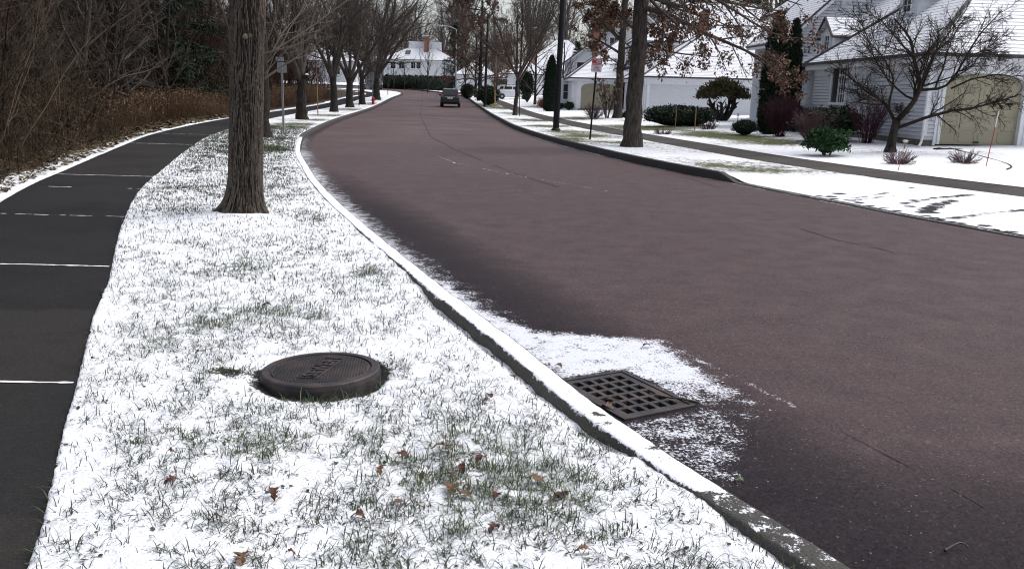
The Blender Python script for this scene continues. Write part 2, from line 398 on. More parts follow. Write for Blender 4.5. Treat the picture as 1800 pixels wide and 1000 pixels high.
# ------------------------------------------------------------------ the ground
_z0raw = z0
def z0(Y): return _z0raw(Y) - _z0raw(np.asarray(Y, float)-95)
RS = np.random.RandomState(7)
def rows(y0, y1, a, b):
    y = [y0]
    while y[-1] < y1: y.append(y[-1]+max(a, b*abs(y[-1])))
    return np.array(y)
def strip(name, fl, fr, Y, nc, mat, zf, attrs=None, upow=1.0, drop=None, kind='structure'):
    u = np.linspace(0, 1, nc)**upow
    xl, xr = fl(Y), fr(Y)
    X = xl[:, None]+(xr-xl)[:, None]*u[None]; YY = np.repeat(Y[:, None], nc, 1)
    Z = zf(X, YY)
    V = np.stack([X, YY, Z], -1).reshape(-1, 3); nr = len(Y)
    i = (np.arange(nr-1)[:, None]*nc+np.arange(nc-1)[None]).ravel()
    f = np.stack([i, i+1, i+nc+1, i+nc], 1)
    if drop is not None:
        c = V[f].mean(1); f = f[~drop(c[:, 0], c[:, 1])]
    o = mkmesh(name, V, [f], mat, smooth=True, attrs={k: a(X, YY).ravel() for k, a in (attrs or {}).items()})
    return tag(o, kind=kind)
def sd_poly(P, x, y):
    """signed distance to a polygon, positive inside"""
    x = np.asarray(x, float); y = np.asarray(y, float)
    d = np.full(x.shape, 1e9); ins = np.zeros(x.shape, bool); n = len(P)
    for i in range(n):
        ax, ay = P[i]; bx, by = P[(i+1) % n]
        ex, ey = bx-ax, by-ay; t = np.clip(((x-ax)*ex+(y-ay)*ey)/(ex*ex+ey*ey+1e-12), 0, 1)
        d = np.minimum(d, np.hypot(x-ax-t*ex, y-ay-t*ey))
        c = ((ay > y) != (by > y)) & (x < (bx-ax)*(y-ay)/(by-ay+1e-12)+ax); ins ^= c
    return np.where(ins, d, -d)
def strokes(L, x, y):
    """sum of soft strokes given as ground polylines [(points, half width, amount)]"""
    r = np.zeros(np.shape(x))
    for pts, w, a in L:
        d = np.full(np.shape(x), 1e9)
        if len(pts) == 1: d = np.hypot(x-pts[0][0], y-pts[0][1])
        for (ax, ay), (bx, by) in zip(pts[:-1], pts[1:]):
            ex, ey = bx-ax, by-ay; t = np.clip(((x-ax)*ex+(y-ay)*ey)/(ex*ex+ey*ey+1e-12), 0, 1)
            d = np.minimum(d, np.hypot(x-ax-t*ex, y-ay-t*ey))
        r = np.maximum(r, a*np.exp(-(d/w)**2))
    return r
g2 = lambda px, py: tuple(at(px, py)[:2])
def gr(px, py):
    d = ray(px, py); t = -HEYE/d[2]; return (d[0]*t, d[1]*t)      # on the flat near road

# base sheet out to the horizon
bx = np.linspace(-600, 600, 61); by = np.concatenate([np.linspace(-60, 200, 53), np.linspace(220, 1200, 30)])
BX, BY = np.meshgrid(bx, by)
i = (np.arange(len(by)-1)[:, None]*61+np.arange(60)[None]).ravel()
tag(mkmesh('ground', np.stack([BX, BY, z0(BY)-.5], -1).reshape(-1, 3), [np.stack([i, i+1, i+62, i+61], 1)], MT['verge'], smooth=True, attrs={'snow': np.full(BX.size, .7)}), kind='structure')

GRATE = [np.array(gr(*p)) for p in ((1000, 671), (1103, 656), (1199, 714), (1086, 740))]
gc = sum(GRATE)/4
gu = ((GRATE[1]-GRATE[0])+(GRATE[2]-GRATE[3]))/2; gv = ((GRATE[2]-GRATE[1])+(GRATE[3]-GRATE[0]))/2
GLu, GLv = np.linalg.norm(gu), np.linalg.norm(gv); gu /= GLu; gv = gv-gu*np.dot(gu, gv); gv /= np.linalg.norm(gv)
def grate_d(x, y):
    a = np.abs((x-gc[0])*gu[0]+(y-gc[1])*gu[1])-GLu/2; b = np.abs((x-gc[0])*gv[0]+(y-gc[1])*gv[1])-GLv/2
    return np.maximum(a, b)
POLY = [gr(*p) for p in ((752, 490), (800, 498), (860, 545), (950, 580), (1060, 588), (1165, 596), (1240, 650), (1310, 685), (1392, 716), (1350, 780), (1300, 850), (1238, 858), (1196, 840), (1120, 790), (1070, 745), (985, 672), (930, 632), (850, 578), (790, 535))]
TRAIL = [([gr(*p) for p in ((765, 273), (801, 287), (864, 300), (936, 314), (1005, 325), (1080, 338))], .035, .55), ([gr(*p) for p in ((832, 327), (900, 334), (972, 345))], .03, .4), ([gr(*p) for p in ((680, 268), (730, 280))], .04, .35)]
EDGE = [([gr(*p) for p in ((1168, 598), (1240, 638), (1310, 672), (1396, 714))], .03, .9)]
def road_snow(x, y):
    s = sd_poly(POLY, x, y)
    lo = sst(4.9, 4.2, y)
    v = sst(-.10, .16, s)*(.76-.30*lo) - .22*lo*sst(.35, .95, x-CL(y))
    d = x-CL(y)
    v = np.maximum(v, .58*sst(.62, .02, d)*sst(5, 6, y)*sst(30, 18, y)*(.5+.5*fbm(y*.7, y*0, 5)*1.7))
    v = np.maximum(v, .4*sst(.5, .0, d)*sst(20, 24, y)*sst(34, 26, y))
    v = np.maximum(v, strokes(TRAIL, x, y)*(.25+1.2*fbm(x*4, y*4, 68))); v = np.maximum(v, strokes(EDGE, x, y)*.45*(.4+1.1*fbm(x*5, y*5, 66)))
    dr = CR(y)-x
    v = np.maximum(v, .62*sst(.24, .0, dr)*sst(10, 14, y)*sst(60, 30, y)*fbm(y*1.3, y*0, 67)*1.3)
    v = np.minimum(v, .2+ 9*np.clip(grate_d(x, y)-.045, -1, 1))
    return np.clip(v, 0, 1)
def road_damp_sheen(x, y):
    d = x-CL(y)
    w = sst(2.3, .2, d)*sst(26, 8, y)
    w = np.maximum(w, .92*sst(5.4, 2.5, y)); w = np.maximum(w, .7*sst(.5, .1, d)); w = np.maximum(w, .45*sst(.6, .1, CR(y)-x))
    w = np.maximum(w, .46*sst(48, 7, y))  # damp close by; the paler far asphalt has grazing sheen put into its colour
    return np.clip(w, 0, 1)
strip('road', lambda y: CL(y)-.02, lambda y: CR(y)+.02, np.concatenate([rows(-12, 1.5, .2, 0), rows(1.52, 168, .03, .010)]), 170, MT['road'],
      lambda x, y: z0(y)+.0*x, {'snow': road_snow, 'wet': road_damp_sheen}, upow=1.35, drop=lambda x, y: grate_d(x, y) < -.035)

# ---- left lawn between path and kerb
MH = np.array([-1.005, 4.335])
PATCH = [(690, 800, .5, .16), (880, 835, .42, .20), (830, 820, .15, .34), (880, 880, .10, .36), (760, 790, .5, .14), (560, 800, .34, .20), (470, 790, .3, .16), (480, 545, .34, .22), (400, 560, .3, .24), (655, 478, .20, .34), (430, 470, .3, .2), (900, 760, .3, .14), (1010, 800, .36, .20), (258, 606, .14, .30), (800, 945, .10, .36), (780, 945, .3, .16), (640, 900, .2, .14), (330, 780, .3, .18), (700, 960, .3, .12), (550, 700, .12, .3), (480, 790, .08, .3), (1010, 850, .25, .2), (340, 690, .3, .12), (220, 650, .2, .14),
         (470, 300, .7, .22), (430, 330, .5, .2), (300, 330, .5, .2), (480, 262, 1.0, .26), (460, 222, 1.2, .40), (525, 219, 1.3, .48), (560, 211, 1.2, .36), (575, 203, 1.6, .34), (620, 193, 2.2, .38), (665, 183, 3, .36)]
PATCHG = [(*at(px, py)[:2], r, a) for px, py, r, a in PATCH]
def lawn_snow(x, y, pf=.55, near=.10):
    v = np.full(np.shape(x), .70)
    pk = np.zeros(np.shape(x))
    for a, b, r, k in PATCHG: q = k*np.exp(-(((x-a)/r)**2+((y-b)/(r*1.2))**2)); pk = np.maximum(pk, q)+.25*np.minimum(pk, q)
    v = v-pk*np.where(y < 10, pf, 1.0)+near*sst(12, 8, y)-.15*sst(15, 24, y)
    v = v-.30*(fbm(x*.9+3, y*.9, 11)-.5)-.34*(fbm(x*3.1, y*3.1, 12)-.5)
    v = v+.22*sst(.45, .0, CL(y)-.151-x)+.15*sst(.35, 0, x-PR(y))
    m = np.hypot(x-MH[0], y-MH[1])
    v = v-1.0*sst(.41, .32, m)*(0.3+1.3*fbm(x*7, y*7, 4))*(.75+.35*sst(.1, -.25, y-MH[1]))
    v = v-.7*np.exp(-(((x+1.50)/.13)**2+((y-4.36)/.07)**2))*(.4+1.2*fbm(x*14, y*14, 15))
    v = v+.25*np.exp(-(((x+3.2)/.9)**2+((y-9.2)/.8)**2))
    return np.clip(v, 0, 1)
def lawn_z(x, y):
    k = sst(60, 25, y)
    z = z0(y)+.105+.030*(fbm(x*2.2, y*2.2, 21)-.5)*k+.020*(fbm(x*11, y*11, 22, 3)-.5)*sst(25, 12, y)+.014*(fbm(x*38, y*38, 23, 2)-.5)*sst(14, 8, y)
    ex = sst(3.35, 3.75, y)*sst(7.3, 5.9, y)
    z = z-.062*ex*sst(.17, .02, CL(y)-.155-x)*(.6+.8*fbm(y*4, y*0+1, 9))
    z = z-.035*sst(3.0, 2.75, y)*sst(.1, .0, CL(y)-.151-x)
    m = np.hypot(x-MH[0], y-MH[1]); z = z-.02*sst(.40, .30, m)
    z = z+.05*np.exp(-((x+3.2)**2+(y-9.98)**2)/.5)
    return z-.10*sst(.025, 0, x-PR(y))
def PRj(y): return PR(y)+.05*(fbm(y*7, y*0, 31, 3)-.5)*2*sst(20, 6, y)
strip('left_lawn', PRj, lambda y: CL(y)-.151, np.concatenate([rows(-12, 1.3, .3, .0), rows(1.36, 146, .022, .0058)]), 190, MT['lawn'], lawn_z, {'snow': lawn_snow, 'paved': lambda x, y: np.maximum(sst(.46, .36, np.hypot(x-MH[0], y-MH[1])), np.exp(-(((x+1.50)/.16)**2+((y-4.36)/.10)**2)*.7))})
# ---- left kerb
TREAD = [([g2(*p)], .05, .6) for p in ((1050, 735), (1120, 812), (1150, 795), (1175, 815), (1060, 750))]
def curb_strip(name, edge, sgn, Y, snowf, hf, mt='curb'):
    prof = [(0.0, -.03), (-.003, .55), (-.009, .93), (-.018, 1.0), (-.026, 1.0), (-.075, 1.02), (-.122, 1.0), (-.142, .95), (-.151, .6), (-.154, -.4)]
    e = edge(Y); dx = np.gradient(e, Y); nx = 1/np.sqrt(1+dx*dx); ny = -dx*nx
    h = hf(Y); nz = .018*(fbm(Y*3, Y*0, 41+int(sgn), 4)-.5)*2*sst(40, 15, Y)
    V = []; A = []
    for k, (a, b) in enumerate(prof):
        j = nz*(.8 if k < 4 else .7 if k < 8 else 1.8)
        w = a*sgn
        V.append(np.stack([e+(w+j*.6)*nx, Y+(w+j*.6)*ny, z0(Y)+b*h+(nz*.3 if 1 < k < 9 else 0)], 1)); A.append(snowf(V[-1][:, 0], V[-1][:, 1], k))
    V = np.stack(V, 1); nc = len(prof); A = np.stack(A, 1)
    i = (np.arange(len(Y)-1)[:, None]*nc+np.arange(nc-1)[None]).ravel()
    f = np.stack([i, i+nc, i+nc+1, i+1], 1)
    tag(mkmesh(name, V.reshape(-1, 3), [f if sgn > 0 else f[:, ::-1]], MT[mt], smooth=False, attrs={'snow': A.ravel()}), kind='structure')
def lks(x, y, k):
    top = 1.0 if 4 <= k <= 6 else .5 if k == 7 else 0.02
    cov = sst(2.95, 3.2, y)*sst(28, 25, y)
    v = top*((.90+.5*(fbm(y*1.1, y*0, 44)-.5))*cov+(1-cov)*np.where(y < 5, .42, .10))
    if k <= 1: v = v+.05
    return v-strokes(TREAD, x, y)*(top > .5)
curb_strip('left_kerb', CL, 1, np.concatenate([rows(-12, 1.3, .3, 0), rows(1.36, 146, .025, .006)]), lks, lambda y: .118+0*y)
curb_strip('right_kerb', CR, -1, np.concatenate([rows(-12, 14, .4, 0), rows(14.2, 168, .06, .006)]),
           lambda x, y, k: (.26 if 4 <= k <= 6 else .0)+np.where(y < 17, .12, 0)*(k > 1)+.0*y, lambda y: .018+.155*sst(16.75, 17.5, y), 'curb_dark')
# ---- left path with its slabs
JW = [(90, 463, 1, .016), (70, 667, 1, .014), (110, 376, .45, .012), (200, 307, .9, .014), (160, 328, .35, .012), (285, 252, .9, .018), (80, 538, -1, .006), (28, 897, -1, .006), (330, 235, .6, .016)]
JY = sorted([at(a, b)[1] for a, b, c, d in JW]+[2.0, .6, -1, 26, 29, 33, 37, 42, 47, 52, 58, 64])
def slab_at(x, y):
    k = np.searchsorted(np.array(JY), y-.07*(x-PR(y))); return _h(np.asarray(k), np.asarray(k)*0+3, 9)
strip('footpath', PL, lambda y: PR(y)+.06, rows(-12, 146, .05, .012), 16, MT['path'], lambda x, y: z0(y)+.085+0*x, {'slab': slab_at})
for a, b, c, w in JW:                                               # snow or dirt lying in the joints between slabs
    y0_ = at(a, b)[1]; xr = float(PR(y0_)); xl = float(PL(y0_)); n = 60
    t = np.linspace(0, 1, n); x = xl+(xr-xl)*t; y = y0_+.02*(x-at(a, b)[0])+.03*(fbm(t*5, t*0, int(a)+7, 4)-.5)
    gap = fbm(t*14, t*0, int(a)) if c > 0 else np.ones(n)
    hw = w*(.2+1.5*fbm(t*34, t*0+2, int(b), 4)**1.5)*np.where(gap > (1-c)*.8-.05+.1, 1, 0.02)
    V = np.concatenate([np.stack([x, y-hw, z0(y)+.0895], 1), np.stack([x, y+hw, z0(y)+.0895], 1)])
    i = np.arange(n-1)
    tag(mkmesh('joint_snow' if c > 0 else 'path_joint', V, [np.stack([i, i+1, i+n+1, i+n], 1)], MT['snow'] if c > 0 else MT['black']), kind='structure')
# ---- verge left of the path, running up into the wood
def verge_snow(x, y):
    d = PL(y)-x
    e = .75+.5*fbm(y*.8, x*.8, 51)
    return np.clip(.74-.78*sst(.10*e, .80*e+.1, d)+.55*(fbm(x*2, y*2, 52)-.5)+.3*(fbm(x*7, y*7, 54)-.5), 0, 1)
strip('wood_floor', lambda y: PL(y)-75, lambda y: PL(y)+.02*(fbm(y*5, y*0, 8)-.5), np.concatenate([rows(-12, 5, .5, 0), rows(5.2, 260, .05, .009)]), 150, MT['litter'],
      lambda x, y: terr(x, y)+.06*(fbm(x*1.7, y*1.7, 53)-.5)*sst(0, .8, PL(y)-x)-.015*sst(.05, 0, PL(y)-x), {'snow': verge_snow}, upow=.28)
# dead leaves and scraps at the foot of the wood
def litter():
    n = 9000; y = 6.5+40*RS.rand(n)**1.6; d = .12+2.4*RS.rand(n)**1.3; x = PL(y)-d; k = RS.rand(n) < .25+.75*fbm(x*1.5, y*1.5, 57); x, y = x[k], y[k]; n = len(x)
    z = terr(x, y)+.06*(fbm(x*1.7, y*1.7, 53)-.5)*sst(0, .8, PL(y)-x)+.012
    a = RS.rand(n)*6.28; L = (.03+.05*RS.rand(n))*np.clip(y/14, 1, 2); t1, t2 = RS.randn(n)*.25, RS.randn(n)*.25
    u = np.stack([np.cos(a), np.sin(a), t1], 1)*L[:, None]; v = np.stack([-np.sin(a), np.cos(a), t2], 1)*(L*.35)[:, None]; P = np.stack([x, y, z], 1)
    V = np.stack([P-u, P+v+[0, 0, .006], P+u, P-v], 1).reshape(-1, 3); i = np.arange(n)*4
    o = mkmesh('leaf_litter', V, [np.stack([i, i+1, i+2, i+3], 1)], MT['litterleaf'], attrs={'tint': np.repeat(RS.rand(n), 4)})
    tag(o, 'dead leaves and scraps scattered over the snow at the edge of the wood', 'leaf litter', kind='stuff')
MT['litterleaf'] = tinted('litter_leaves', (.05, .034, .02), .8, .3, 1.8, spec=.15, warm=(.085, .062, .03))
litter()
# ---- right verge, sidewalk and front lawns
TR = [([g2(*p) for p in P], w, a) for P, w, a in (
    (((1430, 360), (1500, 352), (1570, 344)), .09, .56), (((1590, 358), (1632, 349), (1705, 343)), .13, .68), (((1622, 374), (1645, 362), (1672, 353)), .15, .84), (((1603, 379), (1632, 380)), .07, .9),
    (((1598, 353), (1630, 349)), .06, .8), (((1660, 386), (1740, 375), (1800, 369)), .13, .64), (((1500, 349), (1560, 339)), .07, .62))]
TR += [([g2(a, b)], .075+.03*((a*7) % 3)/2, 1.0) for a, b in ((1385, 346), (1475, 341), (1488, 352), (1507, 356), (1512, 357), (1530, 362), (1552, 366), (1577, 371), (1640, 383), (1655, 386), (1672, 390), (1690, 393), (1730, 397), (1750, 404), (1770, 407), (1440, 345), (1600, 363), (1465, 350), (1460, 346), (1602, 330), (1640, 374), (1780, 408))]
RP = [(*at(px, py)[:2], r, a) for px, py, r, a in ((1030, 240, 1.1, .55), (990, 246, 1.2, .35), (1250, 290, .8, .28), (940, 212, 1.6, .5), (880, 190, 2.4, .55), (960, 222, 1.2, .5), (1330, 300, .7, .25), (1010, 232, 1.0, .5), (1080, 250, .8, .3), (915, 200, 2.0, .5), (860, 184, 3, .4))]
def rv_snow(x, y):
    v = .60-.55*(fbm(x*.7, y*.7, 61)-.5)-.3*(fbm(x*2.6, y*2.6, 63)-.5)
    for a, b, r, k in RP: v = v-k*np.exp(-(((x-a)/r)**2+((y-b)/(r*1.6))**2))
    v = v*(1-.0*apron(y))+.32*sst(18.5, 16.5, y)
    v = v-np.where(y < 20, strokes(TR, x, y), 0)*(.50+1.1*fbm(x*12, y*5, 64, 3))
    return np.clip(v, 0, 1)
strip('right_verge', lambda y: CR(y)+.151, SN, np.concatenate([rows(-12, 9, .3, 0), rows(9.2, 18, .03, .0), rows(18.1, 135, .03, .007)]), 130, MT['lawn'],
      lambda x, y: terr(x, y)+.02*(fbm(x*3, y*3, 62)-.5)*(1-apron(y)), {'snow': rv_snow, 'paved': lambda x, y: sst(17.2, 16.2, y)})
strip('sidewalk', SN, lambda y: SFa(y)+.05, rows(-12, 135, .1, .012), 12, MT['walk'], lambda x, y: terr(x, y)-.012, {'slab': lambda x, y: _h(np.floor(y/1.5), np.floor(y*0), 4)})
RL = [(*at(px, py)[:2], r, a) for px, py, r, a in ((1280, 240, 1.4, .5), (1330, 246, 1.2, .42), (1190, 228, 1.6, .42), (1090, 222, 2, .42), (1130, 226, 1.2, .45), (960, 188, 3, .45), (1010, 208, 2, .6), (1240, 236, 1.2, .5), (1380, 252, .9, .3), (1225, 222, 1.5, .4))]
def rl_snow(x, y):
    v = .68-.55*(fbm(x*.5, y*.5, 71)-.5)-.3*(fbm(x*2.1, y*2.1, 73)-.5)
    for a, b, r, k in RL: v = v-k*np.exp(-(((x-a)/r)**2+((y-b)/(r*1.6))**2))
    v = v+.25*sst(24, 19, y)+.12*sst(.0, .6, x-SFa(y)-6)
    return np.clip(v, 0, 1)
strip('front_lawn', SFa, lambda y: SFa(y)+110, np.concatenate([rows(-12, 9, .4, 0), rows(9.3, 170, .07, .009)]), 120, MT['lawn'],
      lambda x, y: terr(x, y)+.05*(fbm(x*1.1, y*1.1, 72)-.5)*sst(0, 1, x-SFa(y)), {'snow': rl_snow}, upow=2.2)
strip('far_lawn', lambda y: CR(y)+.151, lambda y: SN(y)*0+60, rows(128, 168, .8, 0), 60, MT['verge'], lambda x, y: terr(x, y)-.06+.0*x, {'snow': lambda x, y: .75+.0*x})

# ---- grass blades poking through the snow, near lawn
def blades():
    N = 700000; y = 1.7+(34-1.7)*RS.rand(N)**2.3
    x = PR(y)+.02+(CL(y)-.17-PR(y)-.02)*RS.rand(N)
    s = lawn_snow(x, y, 1.25, 0)
    w = (CL(y)-PR(y))
    cl = fbm(x*16, y*16, 81, 3)
    p = np.clip((1.0-s)*1.15, .16, .9)*sst(.38, .60, cl+.06)*sst(.27, .6, fbm(x*5, y*5, 84, 3)+.10)*np.clip(w/4.2, 0, 1)*1.2
    p = p*np.where(np.hypot(x-MH[0], y-MH[1]) < .37, 0, 1)*np.where(np.hypot(x+3.21, y-9.98) < .3, 0, 1)
    k = RS.rand(N) < p; x, y, s = x[k], y[k], s[k]; n = len(x)
    z = lawn_z(x, y)-.004
    az = RS.rand(n)*2*np.pi; lean = np.where(RS.rand(n) < .55, R_(60)+R_(25)*RS.rand(n), R_(15)+R_(45)*RS.rand(n))
    L = (.022+.060*RS.rand(n)**1.4)*(1+.25*(s < .45)); wd = (.0010+.0012*RS.rand(n))*np.clip(y/5, 1, 4.5)
    d = np.stack([np.cos(az)*np.sin(lean), np.sin(az)*np.sin(lean), np.cos(lean)], 1)
    l2 = np.minimum(lean+R_(28), R_(96)); d2 = np.stack([np.cos(az)*np.sin(l2), np.sin(az)*np.sin(l2), np.cos(l2)], 1)
    sd = np.stack([-np.sin(az), np.cos(az), 0*az], 1)*wd[:, None]
    B = np.stack([x, y, z], 1); Mi = B+d*(L*.55)[:, None]; T = Mi+d2*(L*.45)[:, None]
    V = np.stack([B-sd, B+sd, Mi+sd*.8, Mi-sd*.8, T], 1).reshape(-1, 3)
    i = np.arange(n)*5
    t = np.repeat(np.clip(RS.rand(n)*.55+.45*(s < .5)*RS.rand(n), 0, 1), 5)
    # clover and dead scraps lying flat
    m = 800; yy = 1.9+3.6*RS.rand(m)**1.2; xx = PR(yy)+(CL(yy)-.19-PR(yy))*RS.rand(m); q = fbm(xx*2, yy*2, 91)
    kk = (q > .5) & (np.hypot(xx-MH[0], yy-MH[1]) > .33); xx, yy = xx[kk], yy[kk]; m = len(xx)
    r = .004+.006*RS.rand(m); a0 = RS.rand(m)*6.3; tl = RS.randn(m, 2)*.35
    ang = np.arange(6)/6*2*np.pi
    dx = r[:, None]*np.cos(ang+a0[:, None]); dy = r[:, None]*np.sin(ang+a0[:, None])*.8
    CV = np.stack([xx[:, None]+dx, yy[:, None]+dy, (lawn_z(xx, yy)+.007)[:, None]+dx*tl[:, :1]+dy*tl[:, 1:]], -1).reshape(-1, 3)
    j = np.arange(m)*6+len(V)
    o = mkmesh('grass', np.concatenate([V, CV]), [np.stack([i, i+1, i+2, i+3], 1), np.stack([i+3, i+2, i+4], 1), np.stack([j+k for k in range(6)], 1)], MT['grass'], attrs={'tint': np.concatenate([t, np.repeat(.15+.3*RS.rand(m), 6)])})
    tag(o, kind='stuff'); o['label'] = 'green and straw grass blades poking through the thin snow of the near lawn'; o['category'] = 'grass'
m, nt, b = newmat('grass_blades'); g = NT(nt)
g.l(g.ramp(g.attr('tint'), [(0, (.024, .029, .020)), (.35, (.040, .056, .030)), (.7, (.075, .11, .050)), (1, (.18, .16, .10))]), b.inputs['Base Color']); b.inputs['Roughness'].default_value = .6; b.inputs['Specular IOR Level'].default_value = .2
MT['grass'] = m
blades()

# ---- cast iron things set in the ground
m, nt, b = newmat('rusty_cast_iron'); g = NT(nt); p = g.obj()
f = g.noise(p, 7, 4); f2 = g.noise(p, 70, 3)
c = g.mix(g.ramp(f, [(.42, 0), (.66, 1)]), (.020, .018, .021), (.062, .042, .038)); c = g.mix(.4, c, g.ramp(f2, [(.3, .5), (.7, 1.5)]), 'MULTIPLY')
g.l(c, b.inputs['Base Color']); b.inputs['Roughness'].default_value = .6; b.inputs['Metallic'].default_value = .25; g.l(g.bump(f2, .35, .004), b.inputs['Normal'])
MT['iron'] = m
def manhole():
    zt = float(lawn_z(MH[0]+.5, MH[1]))+.040
    r = empty('manhole', (MH[0], MH[1], zt), label='round rusty cast iron sewer cover on a raised ring in the snowy lawn', cat='manhole cover')
    r.rotation_euler = (R_(-1.0), R_(-1.5), 0)
    q = MB(); q.lathe([(.262, -.012), (.266, -.010), (.268, .0), (.302, .0), (.310, -.006), (.314, -.03), (.318, -.12), (.25, -.12)], (0, 0, 0), 96)
    q.build('ring', MT['iron'], r, smooth=False)
    l = MB(); l.lathe([(.258, -.03), (.258, -.0065), (.256, -.004), (.02, -.004), (.001, -.004)], (0, 0, 0), 96)
    a = np.array(at(540, 666)[:2]); c2 = np.array(at(592, 627)[:2]); td = (c2-a)/np.linalg.norm(c2-a); tn = np.array([-td[1], td[0]])
    gx = np.array([math.cos(.12), math.sin(.12)]); gy = np.array([-gx[1], gx[0]])
    for i in range(-17, 18):
        for j in range(-17, 18):
            c = gx*i*.0148+gy*j*.0148
            if np.hypot(*c) > .247 or (abs(np.dot(c, tn)) < .052 and abs(np.dot(c, td)) < .185): continue
            l.box((c[0], c[1], -.0022), (.0095, .0095, .0046), .12, .75)
    lid = l.build('lid', MT['iron'], r)
    def text_mesh(s, size):
        cu = bpy.data.curves.new('lettering', 'FONT'); cu.body = s; cu.size = size; cu.extrude = .0035; cu.align_x = 'CENTER'; cu.align_y = 'CENTER'; cu.offset = .002
        o = bpy.data.objects.new('lettering', cu); COL.objects.link(o)
        dg = bpy.context.evaluated_depsgraph_get(); me = bpy.data.meshes.new_from_object(o.evaluated_get(dg)); bpy.data.objects.remove(o)
        return me
    me = text_mesh('SEWER', .1); me.materials.append(MT['iron'])
    o = bpy.data.objects.new('lettering', me); COL.objects.link(o); o.parent = lid
    o.location = (0, 0, -.0005); o.rotation_euler = (0, 0, math.atan2(td[1], td[0])); o.scale = (.98, 1.12, 1)
    b2 = MB()
    ca = math.atan2(td[1], td[0])
    for s_ in (-1, 1): b2.box((tn[0]*.055*s_, tn[1]*.055*s_, -.001), (.36, .005, .006), ca)
    for s_ in (-1, 1): b2.box((td[0]*.178*s_, td[1]*.178*s_, -.001), (.005, .105, .006), ca)
    b2.build('lettering_border', MT['iron'], lid)
manhole()
def grate():
    r = empty('storm_drain', (gc[0], gc[1], .007), math.atan2(gu[1], gu[0]), 'square rusty iron storm drain grate beside the snowy kerb', 'drain grate')
    # local x along gu; gv may point to -y
    sg = 1 if np.dot(gv, [-gu[1], gu[0]]) > 0 else -1
    def edges(L, n, rim, bar):
        h = (L-2*rim-(n-1)*bar)/n; e = [-L/2, -L/2+rim]
        for k in range(n): e += [e[-1]+h] + ([e[-1]+h+bar] if k < n-1 else [])
        e += [L/2]; return e
    ex, ey = edges(GLu, 5, .042, .026), edges(GLv, 6, .040, .026)
    q = MB()
    for i in range(len(ex)-1):
        for j in range(len(ey)-1):
            x0, x1, y0, y1 = ex[i], ex[i+1], ey[j], ey[j+1]
            if i % 2 == 1 and j % 2 == 1:
                dz = -.035; rr = .0
                for (a, b_, c, d) in ((x0, y0, x1, y0), (x1, y0, x1, y1), (x1, y1, x0, y1), (x0, y1, x0, y0)):
                    q.poly([(a, b_, 0), (c, d, 0), (c*.94+(x0+x1)/2*.06, d*.94+(y0+y1)/2*.06, dz), (a*.94+(x0+x1)/2*.06, b_*.94+(y0+y1)/2*.06, dz)])
            else: q.poly([(x0, y0, 0), (x1, y0, 0), (x1, y1, 0), (x0, y1, 0)])
    q.build('grate', MT['iron'], r, fixn=False)
    f = MB(); a, b_ = GLu/2+.004, GLv/2+.004
    for s_ in (-1, 1):
        f.bb(-a-.022, a+.022, *sorted((s_*b_, s_*(b_+.022))), -.06, .005); f.bb(*sorted((s_*a, s_*(a+.022))), -b_, b_, -.06, .005)
    f.build('frame', MT['iron'], r)
    p_ = MB(); a += .03; b_ += .03
    for s_ in (-1, 1): p_.bb(-a, a, *sorted((s_*b_, s_*(b_+.05))), -.44, -.02); p_.bb(*sorted((s_*a, s_*(a+.05))), -b_, b_, -.44, -.02)
    p_.bb(-a, a, -b_, b_, -.46, -.44)
    p_.build('catch_basin', MT['black'], r)
grate()
MT['reed'] = tinted('dry_reed', (.066, .036, .023), .85, .4, 1.5, spec=.1, warm=(.135, .088, .055))
MT['rust'] = tinted('rusty_grass', (.17, .075, .028), .85, .5, 1.3, spec=.1)
MT['tan_wrap'] = simple('tan_tree_wrap', (.40, .25, .12), .8, .2, 6)
